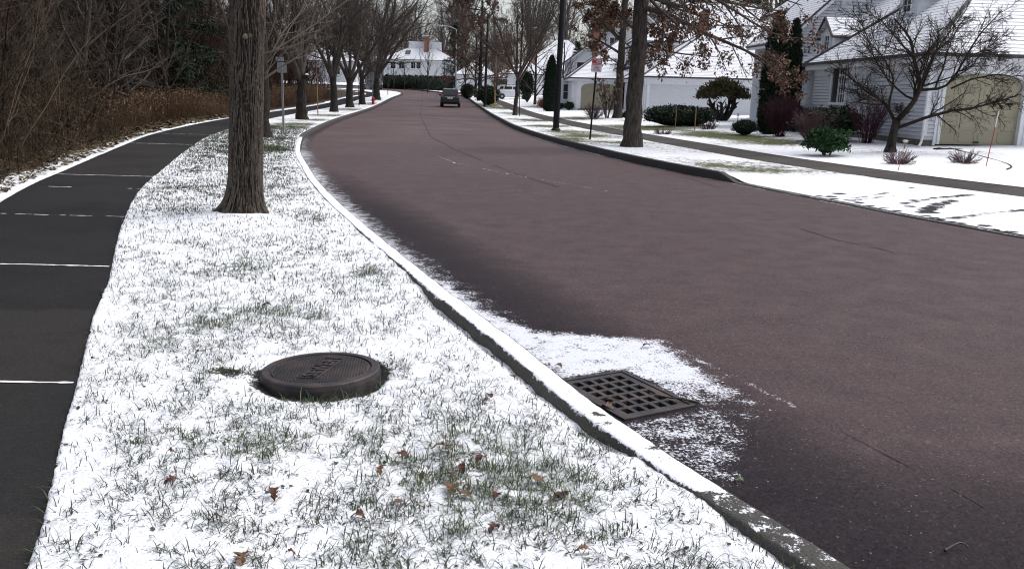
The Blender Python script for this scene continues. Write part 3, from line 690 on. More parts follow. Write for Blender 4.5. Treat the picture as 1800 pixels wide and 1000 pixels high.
# ------------------------------------------------------------------ vegetation generators
def unit(v): return v/np.maximum(np.linalg.norm(v, axis=-1, keepdims=True), 1e-9)
def grow(rs, start, d, L, r0, r1, N, wig, up):
    B = len(start); P = np.zeros((B, N, 3)); P[:, 0] = start; d = unit(d)
    for i in range(1, N):
        d = unit(d+rs.randn(B, 3)*wig+np.array([0, 0, up])); P[:, i] = P[:, i-1]+d*(L/(N-1))[:, None]
    t = np.linspace(0, 1, N)[None]
    return P, r0[:, None]*(1-t)+r1[:, None]*t
def spawn(rs, P, R, n, t=(.3, 1), ang=(30, 60), ln=(.4, .6), rf=.6, N=4, wig=.12, up=.08, absl=None, tip=.35, shape=.5, minr=.004):
    B, N0, _ = P.shape
    tt = ((np.arange(n)[None]+rs.rand(B, n))/n)*(t[1]-t[0])+t[0]
    ii = np.clip(tt*(N0-1), 0, N0-1.001); i0 = ii.astype(int); f = (ii-i0)[..., None]; bi = np.arange(B)[:, None]
    A, C = P[bi, i0], P[bi, i0+1]; pos = A*(1-f)+C*f; T = unit(C-A)
    r = R[bi, i0]*(1-f[..., 0])+R[bi, i0+1]*f[..., 0]
    ref = np.where(np.abs(T[..., 2:3]) < .9, np.array([0, 0, 1.]), np.array([1., 0, 0]))
    U = unit(np.cross(T, ref)); Vv = np.cross(T, U)
    az = np.arange(n)[None]*2.4+rs.rand(B, 1)*6.28+rs.randn(B, n)*.5
    a = np.radians(rs.uniform(ang[0], ang[1], (B, n)))
    d = T*np.cos(a)[..., None]+(U*np.cos(az)[..., None]+Vv*np.sin(az)[..., None])*np.sin(a)[..., None]
    PL_ = np.linalg.norm(np.diff(P, axis=1), axis=2).sum(1)[:, None]
    L = (PL_ if absl is None else absl)*rs.uniform(ln[0], ln[1], (B, n))*(1-shape*(tt-t[0])/(t[1]-t[0]+1e-6))
    r0 = np.maximum(r*rf, minr)
    return grow(rs, pos.reshape(-1, 3), d.reshape(-1, 3), L.ravel(), r0.ravel(), np.maximum(r0.ravel()*tip, minr*.6), N, wig, up)
def tubes(batches):
    VV, FF, n = [], [], 0
    for P, R, s in batches:
        B, N, _ = P.shape
        T = np.gradient(P, axis=1); T = unit(T); m = unit(P[:, -1]-P[:, 0])
        ref = np.where(np.abs(m[:, 2:3]) < .85, np.array([0, 0, 1.]), np.array([1., 0, 0]))[:, None, :]
        U = unit(np.cross(T, ref)); W_ = np.cross(T, U)
        a = np.arange(s)/s*2*np.pi
        V = P[:, :, None]+(U[:, :, None]*np.cos(a)[:, None]+W_[:, :, None]*np.sin(a)[:, None])*R[:, :, None, None]
        b = np.arange(B)[:, None, None]*N*s; i = np.arange(N-1)[None, :, None]*s; k = np.arange(s)[None, None]; k2 = (k+1) % s
        q = [(b+i+k), (b+i+k2), (b+i+s+k2), (b+i+s+k)]
        FF.append(np.stack([x.ravel() for x in np.broadcast_arrays(*q)], 1)+n); VV.append(V.reshape(-1, 3)); n += B*N*s
    return np.concatenate(VV), np.concatenate(FF)
def tube_obj(name, batches, mat, parent=None):
    V, Fc = tubes(batches); return mkmesh(name, V, [Fc], mat, parent, smooth=True)
def kites(rs, P, size, aspect=.45, droop=None, nrm=None):
    """small leaf-shaped faces: returns vertices, faces, tint"""
    n = len(P); d = unit(rs.randn(n, 3)+(0 if droop is None else np.array(droop)))
    s = unit(np.cross(d, rs.randn(n, 3) if nrm is None else nrm+.35*rs.randn(n, 3)))
    L = size*(.6+.8*rs.rand(n)); L = L[:, None]; up = np.cross(s, d)*L*.12
    V = np.stack([P, P+d*L*.45+s*L*aspect*.5+up, P+d*L, P+d*L*.45-s*L*aspect*.5+up], 1).reshape(-1, 3)
    i = np.arange(n)[:, None]*4
    return V, i+np.array([[0, 1, 2, 3]]), np.repeat(rs.rand(n), 4)
def poly_r(pts, r0, r1, N):
    """a smooth limb through given points"""
    p = np.array(pts, float); s = np.concatenate([[0], np.cumsum(np.linalg.norm(np.diff(p, axis=0), axis=1))]); t = np.linspace(0, s[-1], N)
    q = np.stack([np.interp(t, s, p[:, k]) for k in range(3)], 1)
    for _ in range(2): q[1:-1] = (q[:-2]+2*q[1:-1]+q[2:])/4
    return q[None], np.linspace(r0, r1, N)[None]
def trunk_batch(rs, h, r0, r1, lean=(0, 0), flare=1.6, N=12):
    z = np.linspace(0, 1, N)**1.5*h
    p = np.stack([lean[0]*z/h+.02*rs.randn(N)*(z > .3), lean[1]*z/h+.02*rs.randn(N)*(z > .3), z-.12], 1)
    r = np.interp(z, [0, h], [r0, r1])*(1+(flare-1)*np.exp(-z/(r0*1.1)))
    return p[None], r[None]

def street_tree_meshes(seed, h=2.3, r=.24, limbs=5, L=8.5, spread=(14, 34), dens=1.0, up=.06, n1=10, n2=10, n3=7, mr=1.0):
    rs = np.random.RandomState(seed)
    T = trunk_batch(rs, h, r, r*.82)
    Lb = spawn(rs, *T, limbs, (.82, 1.0), spread, (L*.75/h, L*1.05/h), .62, 9, .07, up, tip=.2, shape=.1)
    A = spawn(rs, *Lb, int(n1*dens), (.18, 1), (22, 50), (.30, .50), .55, 6, .10, .05, tip=.25)
    B = spawn(rs, *A, int(n2*dens), (.15, 1), (22, 55), (.35, .6), .6, 4, .10, .03, minr=.0055*mr)
    C = spawn(rs, *B, int(n3*dens), (.15, 1), (20, 55), (.4, .7), .7, 3, .10, .0, minr=.004*mr)
    return [(T[0], T[1], 14)], [(Lb[0], Lb[1], 7), (A[0], A[1], 5), (B[0], B[1], 3), (C[0], C[1], 3)], C
def put_tree(name, loc, trunk, crown, label, cat='tree', group=None, mt='bark_dark', mc='twig', extra=None, rz=0):
    e = empty(name, loc, rz, label, cat, group)
    tube_obj('trunk', trunk, MT[mt], e); tube_obj('crown', crown, MT[mc], e)
    return e
def place(e, loc, rz, label=None, sc=1.0, group=None):
    c = copy_tree(e); c.location = tuple(map(float, loc)); c.rotation_euler = (0, 0, rz); c.scale = (sc,)*3
    if label: c['label'] = label
    if group: c['group'] = group
    return c
def blob_mesh(rs, n, rad, size, aspect=.5, lump=.18, boxy=2.0, core=.84, flat=0, droop=None):
    """a shrub: leaf faces through the outer shell of a lumpy body, over an added solid core, tinted dark as inner shade"""
    u = unit(rs.randn(n, 3)); u[:, 2] = np.where(u[:, 2] < -.35, -u[:, 2], u[:, 2])
    p = 1/np.power((np.abs(u)**boxy).sum(1), 1/boxy)
    k = 1+lump*(fbm(u[:, 0]*2.3+9, u[:, 1]*2.3+u[:, 2]*2.1, rs.randint(99), 3)-.5)*2
    R = (p*k*(.76+.30*rs.rand(n)+.22*rs.rand(n)**7))[:, None]
    P = u*R*np.array(rad)
    V, Fc, t = kites(rs, P, size, aspect, droop=droop, nrm=None)
    if core:
        U_, W_ = 20, 12; th = np.linspace(0, 2*np.pi, U_, endpoint=False); ph = np.linspace(.02, np.pi-.02, W_)
        c = np.stack([np.outer(np.sin(ph), np.cos(th)), np.outer(np.sin(ph), np.sin(th)), np.outer(np.cos(ph), np.ones(U_))], -1).reshape(-1, 3)
        pc = 1/np.power((np.abs(c)**boxy).sum(1), 1/boxy)
        c = c*pc[:, None]*np.array(rad)*core*(1+.1*rs.randn(len(c), 1)*.6)
        i = (np.arange(W_-1)[:, None]*U_+np.arange(U_)[None]); j = np.arange(W_-1)[:, None]*U_+((np.arange(U_)+1) % U_)[None]
        fc = np.stack([i, i+U_, j+U_, j], -1).reshape(-1, 4)
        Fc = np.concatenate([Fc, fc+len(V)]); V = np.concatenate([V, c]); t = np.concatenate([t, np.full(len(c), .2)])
    return V, Fc, t
def shrub(name, loc, rad, n, size, mat, label, cat='shrub', seed=0, group=None, zc=None, stem=True, **k):
    rs = np.random.RandomState(seed+1000)
    V, Fc, t = blob_mesh(rs, n, rad, size, **k); V = V+np.array([0, 0, rad[2]*.9 if zc is None else zc])
    e = empty(name, loc, rs.rand()*.6, label, cat, group)
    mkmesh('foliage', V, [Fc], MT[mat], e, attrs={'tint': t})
    if stem:
        B = 7; a = rs.rand(B)*6.28; P, R = grow(rs, np.stack([.05*np.cos(a), .05*np.sin(a), 0*a-.05], 1), np.stack([np.cos(a)*.5, np.sin(a)*.5, 1+0*a], 1), np.full(B, rad[2]*1.1), np.full(B, .022), np.full(B, .01), 4, .1, .1)
        tube_obj('stem', [(P, R, 5)], MT['twig'], e)
    return e
def twig_shrub(name, loc, rad, h, mat, label, seed=0, stems=26, dens=1.0, cat='shrub', r=.012, up=.02, leaf=None, spread=(8, 42)):
    rs = np.random.RandomState(seed+2000)
    a = rs.rand(stems)*6.28; an = np.radians(rs.uniform(*spread, stems)); q = rs.rand(stems)*.25*rad
    P0 = grow(rs, np.stack([q*np.cos(a), q*np.sin(a), 0*a-.06], 1), np.stack([np.cos(a)*np.sin(an), np.sin(a)*np.sin(an), np.cos(an)], 1), h*(.75+.3*rs.rand(stems)), np.full(stems, r), np.full(stems, r*.4), 6, .06, up)
    A = spawn(rs, *P0, int(8*dens), (.2, 1), (18, 42), (.22, .42), .6, 4, .09, .02, minr=r*.35)
    B = spawn(rs, *A, int(5*dens), (.15, 1), (18, 48), (.35, .6), .7, 3, .09, .0, minr=r*.28)
    e = empty(name, loc, 0, label, cat)
    V, Fc = tubes([(P0[0], P0[1], 5), (A[0], A[1], 3), (B[0], B[1], 3)])
    mkmesh('stems', V, [Fc], MT[mat], e, smooth=True, attrs={'tint': .2+.6*_h(np.arange(len(V))//12, np.zeros(len(V)), 3)})
    if leaf:
        m2, n, s = leaf; T = B[0][:, -1]; T = T[rs.randint(0, len(T), n)]
        V, Fc, t = kites(rs, T, s); mkmesh('foliage', V, [Fc], MT[m2], e, attrs={'tint': t})
    return e
GL = lambda px, py, dz=0: tuple(at(px, py)+np.array([0, 0, dz-.02]))

# ------------------------------------------------------------------ the big tree in the near lawn
def big_tree():
    b0 = at(431, 377); rs = np.random.RandomState(3)
    nt_, nz = 230, 560; th = np.linspace(0, 2*np.pi, nt_, endpoint=False); z = np.concatenate([np.linspace(-.12, 3.4, nz-40), np.linspace(3.42, 7, 40)])
    TH, Z = np.meshgrid(th, z)
    r = np.interp(Z, [0, 1, 2.6, 7], [.186, .176, .172, .13])
    fl = np.exp(-np.maximum(Z, 0)/.105); lob = .10*np.cos(TH-3.3)**8*(np.cos(TH-3.3) > 0)+.07*np.cos(TH-5.95)**6*(np.cos(TH-5.95) > 0)+.05*np.cos(TH-4.2)**10*(np.cos(TH-4.2) > 0)+.06*np.cos(TH-1.2)**8*(np.cos(TH-1.2) > 0)
    r = r+fl*(.055+lob*1.9)+.008*np.exp(-np.maximum(Z, 0)/.4)
    # swollen collar with an old pruning scar, on the side towards the road
    def bump(t0, zc, st, sz, a):
        dth = np.angle(np.exp(1j*(TH-t0))); return a*np.exp(-(dth/st)**2-((Z-zc)/sz)**2)
    r = r+bump(5.4, 2.02, .55, .17, .05)+bump(5.9, 2.2, .4, .16, .045)+bump(3.9, 2.05, .35, .10, .035)-bump(5.05, 2.04, .16, .05, .03)
    X, Y2 = np.cos(TH), np.sin(TH)
    # interlacing bark ridges running up the trunk
    s = TH*5.3+.16*np.sin(Z*7+TH*2)+.5*fbm(Z*2.6, TH*2.5, 5)
    def ridge(k, w, sd_):
        q = s*k; q = q+.55*np.where(np.floor(q) % 2 == 0, 1, -1)*0+1.9*(fbm(q*.3+sd_, Z*w*1.7, sd_, 3)-.5)
        return 1-np.abs(((q) % 1)-.5)*2
    n1 = ridge(2.73, 3.2, 31); n2 = fbm(s*11, Z*14, 32, 3); br = fbm(np.floor(s*2.73)*3.7, Z*5, 33, 2)
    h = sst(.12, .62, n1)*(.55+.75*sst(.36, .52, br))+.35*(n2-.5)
    # close the seam smoothly
    r = r+.022*(h-.5)*np.interp(Z, [0, .12, 7], [.55, 1, .8])
    V = np.stack([r*X, r*Y2, Z], -1).reshape(-1, 3)
    V[:, 0] += .052*np.clip(Z.ravel(), 0, 9)-.02*np.exp(-np.maximum(Z.ravel(), 0)/.2)
    i = (np.arange(nz-1)[:, None]*nt_+np.arange(nt_)[None]); j = np.arange(nz-1)[:, None]*nt_+((np.arange(nt_)+1) % nt_)[None]
    f = np.stack([i, j, j+nt_, i+nt_], -1).reshape(-1, 4)
    e = empty('street_tree', b0, 0, 'large tree with deeply furrowed bark and a knot, nearest the camera on the snowy strip', 'tree')
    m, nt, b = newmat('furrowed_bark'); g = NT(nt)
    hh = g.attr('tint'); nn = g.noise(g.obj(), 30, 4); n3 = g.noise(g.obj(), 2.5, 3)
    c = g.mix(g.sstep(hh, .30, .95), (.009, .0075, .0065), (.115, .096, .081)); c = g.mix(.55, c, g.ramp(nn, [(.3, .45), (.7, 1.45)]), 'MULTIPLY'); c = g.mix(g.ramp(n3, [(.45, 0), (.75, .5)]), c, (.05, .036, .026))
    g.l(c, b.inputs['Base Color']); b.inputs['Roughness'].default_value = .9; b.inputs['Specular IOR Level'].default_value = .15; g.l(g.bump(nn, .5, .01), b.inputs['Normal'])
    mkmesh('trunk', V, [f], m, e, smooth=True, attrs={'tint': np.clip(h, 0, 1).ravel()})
    sc = MB(); q = Vector((math.cos(5.05)*.205+.105, math.sin(5.05)*.205, 2.04)); out = Vector((math.cos(5.05), math.sin(5.05), 0)).normalized(); sd = Vector((-out.y, out.x, 0))
    for cx, cz, rr in ((-.026, 0, .030), (.028, .008, .024)):
        ring = [q+sd*(cx+math.cos(a)*rr*(1+.15*math.sin(a*3+cx*90)))+Vector((0, 0, cz+math.sin(a)*rr*1.1))+out*(.006*math.cos(a)) for a in np.linspace(0, 6.283, 12, endpoint=False)]
        sc.add([q+sd*cx+out*.012+Vector((0, 0, cz))]+ring, [(0, k+1, (k+1) % 12+1) for k in range(12)])
    sc.build('pruning_scar', MT['scar'], e)
    # sprouts out of the collar, traced on the photograph at the tree's own distance
    Yt = b0[1]
    sp = [(((464, 95), (495, 86), (520, 81), (542, 71), (560, 56), (574, 44)), .013, 0), (((466, 138), (482, 125), (510, 110), (540, 86), (560, 77), (576, 65)), .013, -.1), (((466, 130), (487, 105), (510, 82), (530, 62), (550, 40)), .008, .1),
          (((470, 110), (495, 83), (510, 45), (530, 22), (546, 4)), .009, .2), (((468, 75), (480, 50), (488, 15), (494, -30)), .009, -.1), (((465, 60), (466, 20), (465, -30)), .010, .05), (((474, 100), (497, 55), (520, 32), (535, 17), (545, -20)), .008, .3), (((466, 140), (478, 110), (490, 60), (512, 0)), .007, -.2),
          (((470, 96), (500, 78), (545, 50), (600, 8), (640, -20)), .010, .3), (((405, 60), (396, 30), (380, -10)), .008, 0)]
    bt = []; 
    for pts, rr, dy in sp:
        P, R = poly_r([dep(px, py, Yt+(k/len(pts))*dy*2-.05)-b0 for k, (px, py) in enumerate(pts)], rr, rr*.35, 10); bt.append((P, R, 6))
        A = spawn(rs, P, R, 6, (.25, 1), (20, 50), (.2, .45), .6, 4, .1, .04, minr=.003); bt.append((A[0], A[1], 4))
        B = spawn(rs, *A, 3, (.2, 1), (20, 50), (.4, .6), .6, 3, .1, .0, minr=.0022); bt.append((B[0], B[1], 3))
    T = (np.array([[[.27, 0, 5.2], [.32, 0, 6.2], [.36, 0, 7.0]]]), np.array([[.17, .16, .15]]))
    Lb = spawn(rs, *T, 6, (.1, 1), (20, 45), (2.2, 3.4), .6, 8, .07, .05, tip=.2); A = spawn(rs, *Lb, 7, (.2, 1), (25, 50), (.35, .5), .55, 5, .1, .04); B = spawn(rs, *A, 6, (.2, 1), (25, 50), (.4, .6), .6, 4, .1, .02, minr=.005)
    bt += [(Lb[0], Lb[1], 7), (A[0], A[1], 5), (B[0], B[1], 3)]
    tube_obj('crown', bt, MT['sprout'], e)
MT['scar'] = simple('weathered_scar', (.13, .105, .075), .9, .5, 60)
MT['sprout'] = simple('pale_sprout_bark', (.135, .112, .092), .85, .3, 4, spec=.15)
big_tree()

# ------------------------------------------------------------------ bare street trees along the left path
ST = []
labs = ['dark bare street tree half hidden just behind the big furrowed trunk', 'bare street tree with low V fork and snow capped stub, right of the grey sign', 'bare street tree standing right of the pale sapling on the left strip', 'bare street tree with a broad flared base, midway along the left row',
        'slimmer bare street tree between the dark sapling and the red hydrant', 'thick bare street tree just behind the red hydrant, arching over the road']
spec = [((465, 241), 11, dict(h=4.6, r=.20, limbs=4, L=7)), ((531, 210), 12, dict(h=2.3, r=.25, limbs=6, L=9.5, spread=(14, 40))), ((587, 197), 13, dict(h=2.6, r=.24, limbs=6, L=9, spread=(12, 36), mr=1.5)), ((615, 189), 14, dict(h=2.5, r=.29, limbs=6, L=9.5, spread=(16, 42), mr=1.8)), ((637, 184), 15, dict(h=2.8, r=.25, limbs=6, L=10.5, spread=(15, 48), mr=2)), ((662, 176), 16, dict(h=2.6, r=.36, limbs=8, L=12.5, spread=(14, 62), mr=2.2))]
for (p, sd_, kw), lb in zip(spec, labs):
    t, c, _ = street_tree_meshes(sd_, **kw)
    ST.append(put_tree('street_tree', GL(*p), t, c, lb, 'tree', 'bare street trees along the left path'))
stub = MB(); stub.tube([(.15, -.1, 2.0), (.42, -.22, 2.06)], [.10, .085], 9); stub.build('branch_stub', MT['bark_dark'], ST[1])
stub = MB(); stub.lathe([(.095, -.01), (.08, .03), (.03, .05), (.005, .052)], (.33, -.19, 2.13), 10); stub.build('snow_cap', MT['snow'], ST[1], smooth=True)

# small saplings
def sapling_meshes(seed, h, r, n1=10, spread=(20, 42), t0=.4, ln=(.22, .4), n2=5, n3=4):
    rs = np.random.RandomState(seed); T = trunk_batch(rs, h, r, r*.3, flare=1.15, N=10)
    A = spawn(rs, *T, n1, (t0, 1), spread, ln, .55, 5, .08, .07, minr=.006); B = spawn(rs, *A, n2, (.2, 1), (20, 45), (.35, .6), .6, 3, .08, .03, minr=.004); C = spawn(rs, *B, n3, (.2, 1), (20, 45), (.4, .6), .7, 3, .08, 0, minr=.003)
    return [(T[0], T[1], 7)], [(A[0], A[1], 4), (B[0], B[1], 3), (C[0], C[1], 3)]
def pole_sapling(px, py, h, r, lb, mt='wood', seed=1, **k):
    t, c = sapling_meshes(seed, h, r, **k); return put_tree('sapling', GL(px, py), t, c, lb, 'sapling', None, mt, 'twig')
pole_sapling(559, 204, 2.9, .035, 'thin pale sapling trunk between the second and third left street trees', seed=41, n1=5, t0=.7)
pole_sapling(631, 186, 3.6, .05, 'dark thin sapling in front of the slimmer left street tree', 'bark_dark', 42, n1=6, t0=.6)
pole_sapling(682, 168, 3.6, .05, 'small sapling on the far grass tongue at the bend', 'bark_dark', 43)

# ------------------------------------------------------------------ oaks that keep brown leaves, right side
def oak(px, py, seed, h, r0, r1, limbs, label, leaves, lsize, n1=7, n2=6, n3=5, upper=10, drop=.35, mt='bark_oak', ll=(2.6, 4.4), t0=.42, leaf_t=0.0):
    b0 = at(px, py); rs = np.random.RandomState(seed)
    T = trunk_batch(rs, h, r0, r1, lean=(.04*h*.3, 0), N=16)
    bt, LB = [], []
    for pts, rr in limbs:
        P, R = poly_r([np.array(q)-b0 for q in pts], rr, rr*.22, 10); bt.append((P, R, 7)); LB.append((P, R))
    U_ = spawn(rs, *T, upper, (t0, .98), (55, 85), (ll[0]/h, ll[1]/h), .42, 9, .09, -.02, tip=.2, shape=.45); bt.append((U_[0], U_[1], 6))
    LB = [(np.concatenate([p for p, r in LB if 1]), np.concatenate([r for p, r in LB]))] if LB else []
    tips = []
    for P, R in LB+[(np.concatenate([U_[0]]), U_[1])]:
        A = spawn(rs, P, R, n1, (.15, 1), (28, 62), (.22, .42), .5, 5, .12, -.02, minr=.008); B = spawn(rs, *A, n2, (.15, 1), (25, 60), (.35, .6), .6, 4, .12, -.02, minr=.005); C = spawn(rs, *B, n3, (.2, 1), (25, 60), (.35, .6), .7, 3, .12, -.02, minr=.0035)
        bt += [(A[0], A[1], 4), (B[0], B[1], 3), (C[0], C[1], 3)]
        tips.append(C[0].reshape(-1, 3)); tips.append(B[0][:, 2:].reshape(-1, 3))
    e = put_tree('oak_tree', tuple(b0), [(T[0], T[1], 16)], bt, label, 'tree', None, mt, 'twig')
    tp = np.concatenate(tips)
    cl = fbm(tp[:, 0]*1.1+50, tp[:, 1]*1.1+tp[:, 2]*1.3, seed, 3); pr = sst(.40, .62, cl)*sst(leaf_t-.5, leaf_t+.5, tp[:, 2])
    pr = pr/pr.sum(); k = rs.choice(len(tp), leaves, p=pr)
    V, Fc, t = kites(rs, tp[k]+rs.randn(leaves, 3)*.05, lsize, .5, droop=(0, 0, -1.0))
    mkmesh('leaves', V, [Fc], MT['leaf'], e, attrs={'tint': t})
    return e
o1 = at(1110, 258)[1]
D = lambda px, py, dy: dep(px, py, o1+dy)
limbs1 = [([D(1120, 12, 0), D(1175, 22, -.4), D(1235, 60, -.9), D(1300, 82, -1.3), D(1370, 120, -1.7)], .085), ([D(1117, 70, 0), D(1160, 88, .6), D(1200, 96, 1.0), D(1255, 100, 1.4)], .045), ([D(1122, -25, 0), D(1200, -20, .6), D(1290, 8, 1.2), D(1385, 22, 1.5)], .075),
          ([D(1122, -30, 0), D(1150, 10, -1.2), D(1200, 50, -2.0), D(1215, 75, -2.3)], .06), ([D(1116, 55, 0), D(1085, 20, .6), D(1050, 5, 1)], .035), ([D(1122, -40, 0), D(1190, -30, -1.5), D(1280, 5, -2.6), D(1340, 60, -3.0), D(1395, 72, -3.2)], .07), ([D(1130, -60, 0), D(1240, -40, 1.2), D(1350, -10, 2), D(1410, 10, 2.2)], .07),
          ([D(1300, 82, -1.3), D(1340, 110, -1.2), D(1375, 130, -1.0), D(1400, 150, -1)], .03), ([D(1122, -20, 0), D(1180, 15, 1.0), D(1245, 30, 1.6), D(1300, 55, 2.0)], .05), ([D(1300, 8, 1.2), D(1340, 40, 1.4), D(1385, 55, 1.5)], .035), ([D(1120, 20, 0), D(1148, 50, .4), D(1180, 75, .5)], .035)]
oak(1110, 258, 21, 8.0, .265, .16, limbs1, 'tall oak nearest on the right verge, dark trunk with low limbs of brown leaves', 9800, .105, upper=9, t0=.66, n1=9)
o2 = at(1085, 208)[1]
D2 = lambda px, py, dy: dep(px, py, o2+dy)
oak(1085, 208, 22, 9.5, .26, .16, [([D2(1086, 132, 0), D2(1100, 115, -.2), D2(1112, 95, -.3), D2(1125, 60, -.4)], .10), ([D2(1087, 112, 0), D2(1065, 98, -.6), D2(1045, 88, -1), D2(1018, 84, -1.2)], .05), ([D2(1087, 70, 0), D2(1065, 45, .5), D2(1035, 25, 1)], .07), ([D2(1087, 60, 0), D2(1110, 40, .5), D2(1130, 30, 1)], .06)],
    'reddish oak with brown leaves on the front lawn behind the parking sign', 6500, .16, upper=12, t0=.45, mt='bark_oak', leaf_t=3.2)
oak(843, 177, 23, 12, .26, .10, [], 'distant oak with a skirt of rusty brown leaves on the far right verge', 8500, .22, upper=26, t0=.30, mt='bark_dark', ll=(4.6, 6.8), drop=.4, leaf_t=2, n1=8)

# bare tree by the right path with a lean
t, c, _ = street_tree_meshes(31, h=3.0, r=.155, limbs=8, L=8, spread=(14, 56), n1=10, n2=9, n3=6, mr=1.9)
e = put_tree('street_tree', GL(905, 203), t, c, 'slender leaning bare tree left of the black lamp post, with a thin stake beside it', 'tree', None, 'bark', 'twig'); e.rotation_euler = (0, R_(3.5), 0)
def stake(px, py, h, r, mat, lb, lean=0, cap=None, name='stake', cat='stake'):
    b0 = at(px, py); e = empty(name, b0, 0, lb, cat); q = MB(); q.tube([(0, 0, -.05), (lean*h, 0, h)], r, 7); q.build('shaft', MT[mat], e)
    if cap:
        q = MB(); q.tube([(lean*h*(1-cap[1]), 0, h*(1-cap[1])), (lean*h*1.01, 0, h*1.01)], r*1.35, 7); q.build('tip', MT[cap[0]], e)
    return e
stake(913, 205, 2.4, .028, 'black', 'thin dark stake beside the slender leaning bare tree', -.03)
t, c = sapling_meshes(44, 5.2, .06, n1=14, t0=.35)
put_tree('young_tree', GL(870, 191), t, c, 'young bare tree, trunk wrapped in tan paper, right of the farther lamp post', 'tree', None, 'tan_wrap' if 'tan_wrap' in MT else 'wood', 'twig')
t, c = sapling_meshes(45, 6.5, .12, n1=16, t0=.3); put_tree('young_tree', GL(818, 171), t, c, 'thin dark bare tree just right of the white street lamp', 'tree', None, 'bark_dark', 'twig')
t, c = sapling_meshes(46, 7.5, .2, n1=18, t0=.3); put_tree('young_tree', GL(836, 172, 0), t, c, 'dark bare tree right behind the distant rusty oak', 'tree', None, 'bark_dark', 'twig')

t, c = sapling_meshes(47, 7.0, .15, n1=16, t0=.22, spread=(30, 60), ln=(.4, .65)); put_tree('small_tree', GL(940, 184), t, c, 'bare spreading small tree on the lawn left of the conical evergreen', 'tree', None, 'bark_dark', 'twig')
t, c = sapling_meshes(48, 6.0, .13, n1=14, t0=.22, spread=(30, 60), ln=(.4, .65)); put_tree('small_tree', GL(988, 188), t, c, 'bare small tree on the lawn right of the tall black lamp post', 'tree', None, 'bark_dark', 'twig')
# ornamental bare tree in front of the near garage, limbs traced at its own distance
def ornamental():
    b0 = at(1572, 268); Y = b0[1]; rs = np.random.RandomState(9)
    q = lambda zx, zy, dy=0: dep(1500+zx*.3, zy*.3, Y+dy)-b0
    T = poly_r([q(212, 905), q(222, 850), q(235, 780), q(250, 720), q(255, 690)], .135, .092, 9); T[1][0, :2] *= 1.25
    L = [([q(250, 715), q(300, 650), q(355, 595), q(395, 530), q(395, 480), q(355, 420), q(340, 350), q(330, 250), q(290, 170), q(220, 110)], .095, (0, -.3)), ([q(258, 750), q(330, 715), q(420, 680), q(540, 632), q(640, 620), q(760, 580), q(870, 535)], .062, (0, -.9)),
         ([q(242, 715), q(225, 640), q(180, 570), q(120, 548), q(60, 480), q(0, 420), q(-60, 380)], .060, (0, .8)), ([q(395, 530), q(470, 525), q(540, 520), q(590, 420), q(650, 310), q(720, 200), q(840, 70)], .050, (0, -.4)), ([q(590, 420), q(680, 400), q(760, 330), q(920, 210)], .030, (-.2, .5)),
         ([q(390, 530), q(440, 440), q(500, 330), q(560, 240), q(575, 140)], .045, (.1, .7)), ([q(540, 520), q(640, 470), q(760, 440), q(860, 470), q(960, 440)], .032, (-.3, -1.0)), ([q(220, 640), q(205, 560), q(230, 500), q(180, 420), q(120, 330), q(40, 260), q(-40, 180)], .038, (.1, -.8)),
         ([q(260, 745), q(280, 640), q(240, 625)], .04, (0, -.4)), ([q(360, 585), q(300, 560), q(270, 500), q(200, 400), q(160, 300), q(150, 200), q(70, 40)], .036, (0, .9)), ([q(400, 520), q(410, 400), q(430, 280), q(480, 180), q(520, 90)], .035, (0, -1.0)), ([q(480, 520), q(560, 380), q(640, 240), q(700, 170), q(780, 75)], .030, (0, 1.1)),
         ([q(180, 565), q(120, 600), q(50, 560), q(-40, 540)], .028, (0, -.5)), ([q(340, 340), q(260, 260), q(180, 140), q(110, 60)], .030, (-.3, .4)), ([q(640, 620), q(720, 600), q(800, 610)], .022, (-.8, -1.1)), ([q(700, 330), q(800, 280), q(900, 330), q(950, 320)], .02, (0, .5))]
    bt, PP, RR = [], [], []
    for pts, r, (d0, d1) in L:
        n = len(pts); p = [np.array(a)+np.array([0, d0+(d1-d0)*k/(n-1), 0]) for k, a in enumerate(pts)]
        P, R = poly_r(p, r*.86, max(r*.2, .008), 14); P[:, 1:] += np.cumsum(rs.randn(*P[:, 1:].shape), 1)*.012; bt.append((P, R, 7)); PP.append(P); RR.append(R)
    P, R = np.concatenate(PP), np.concatenate(RR)
    A = spawn(rs, P, R, 20, (.2, 1), (28, 65), (.2, .5), .5, 6, .09, .05, minr=.009); B = spawn(rs, *A, 8, (.15, 1), (28, 62), (.35, .7), .55, 4, .10, .02, minr=.006); C = spawn(rs, *B, 4, (.2, 1), (30, 60), (.4, .6), .6, 3, .12, 0, minr=.004)
    bt += [(A[0], A[1], 4), (B[0], B[1], 3), (C[0], C[1], 3)]
    put_tree('ornamental_tree', tuple(b0), [(T[0], T[1], 10)], bt, 'bare spreading ornamental tree in front of the near beige garage door', 'tree', None, 'bark_dark', 'twig_dark')
ornamental()

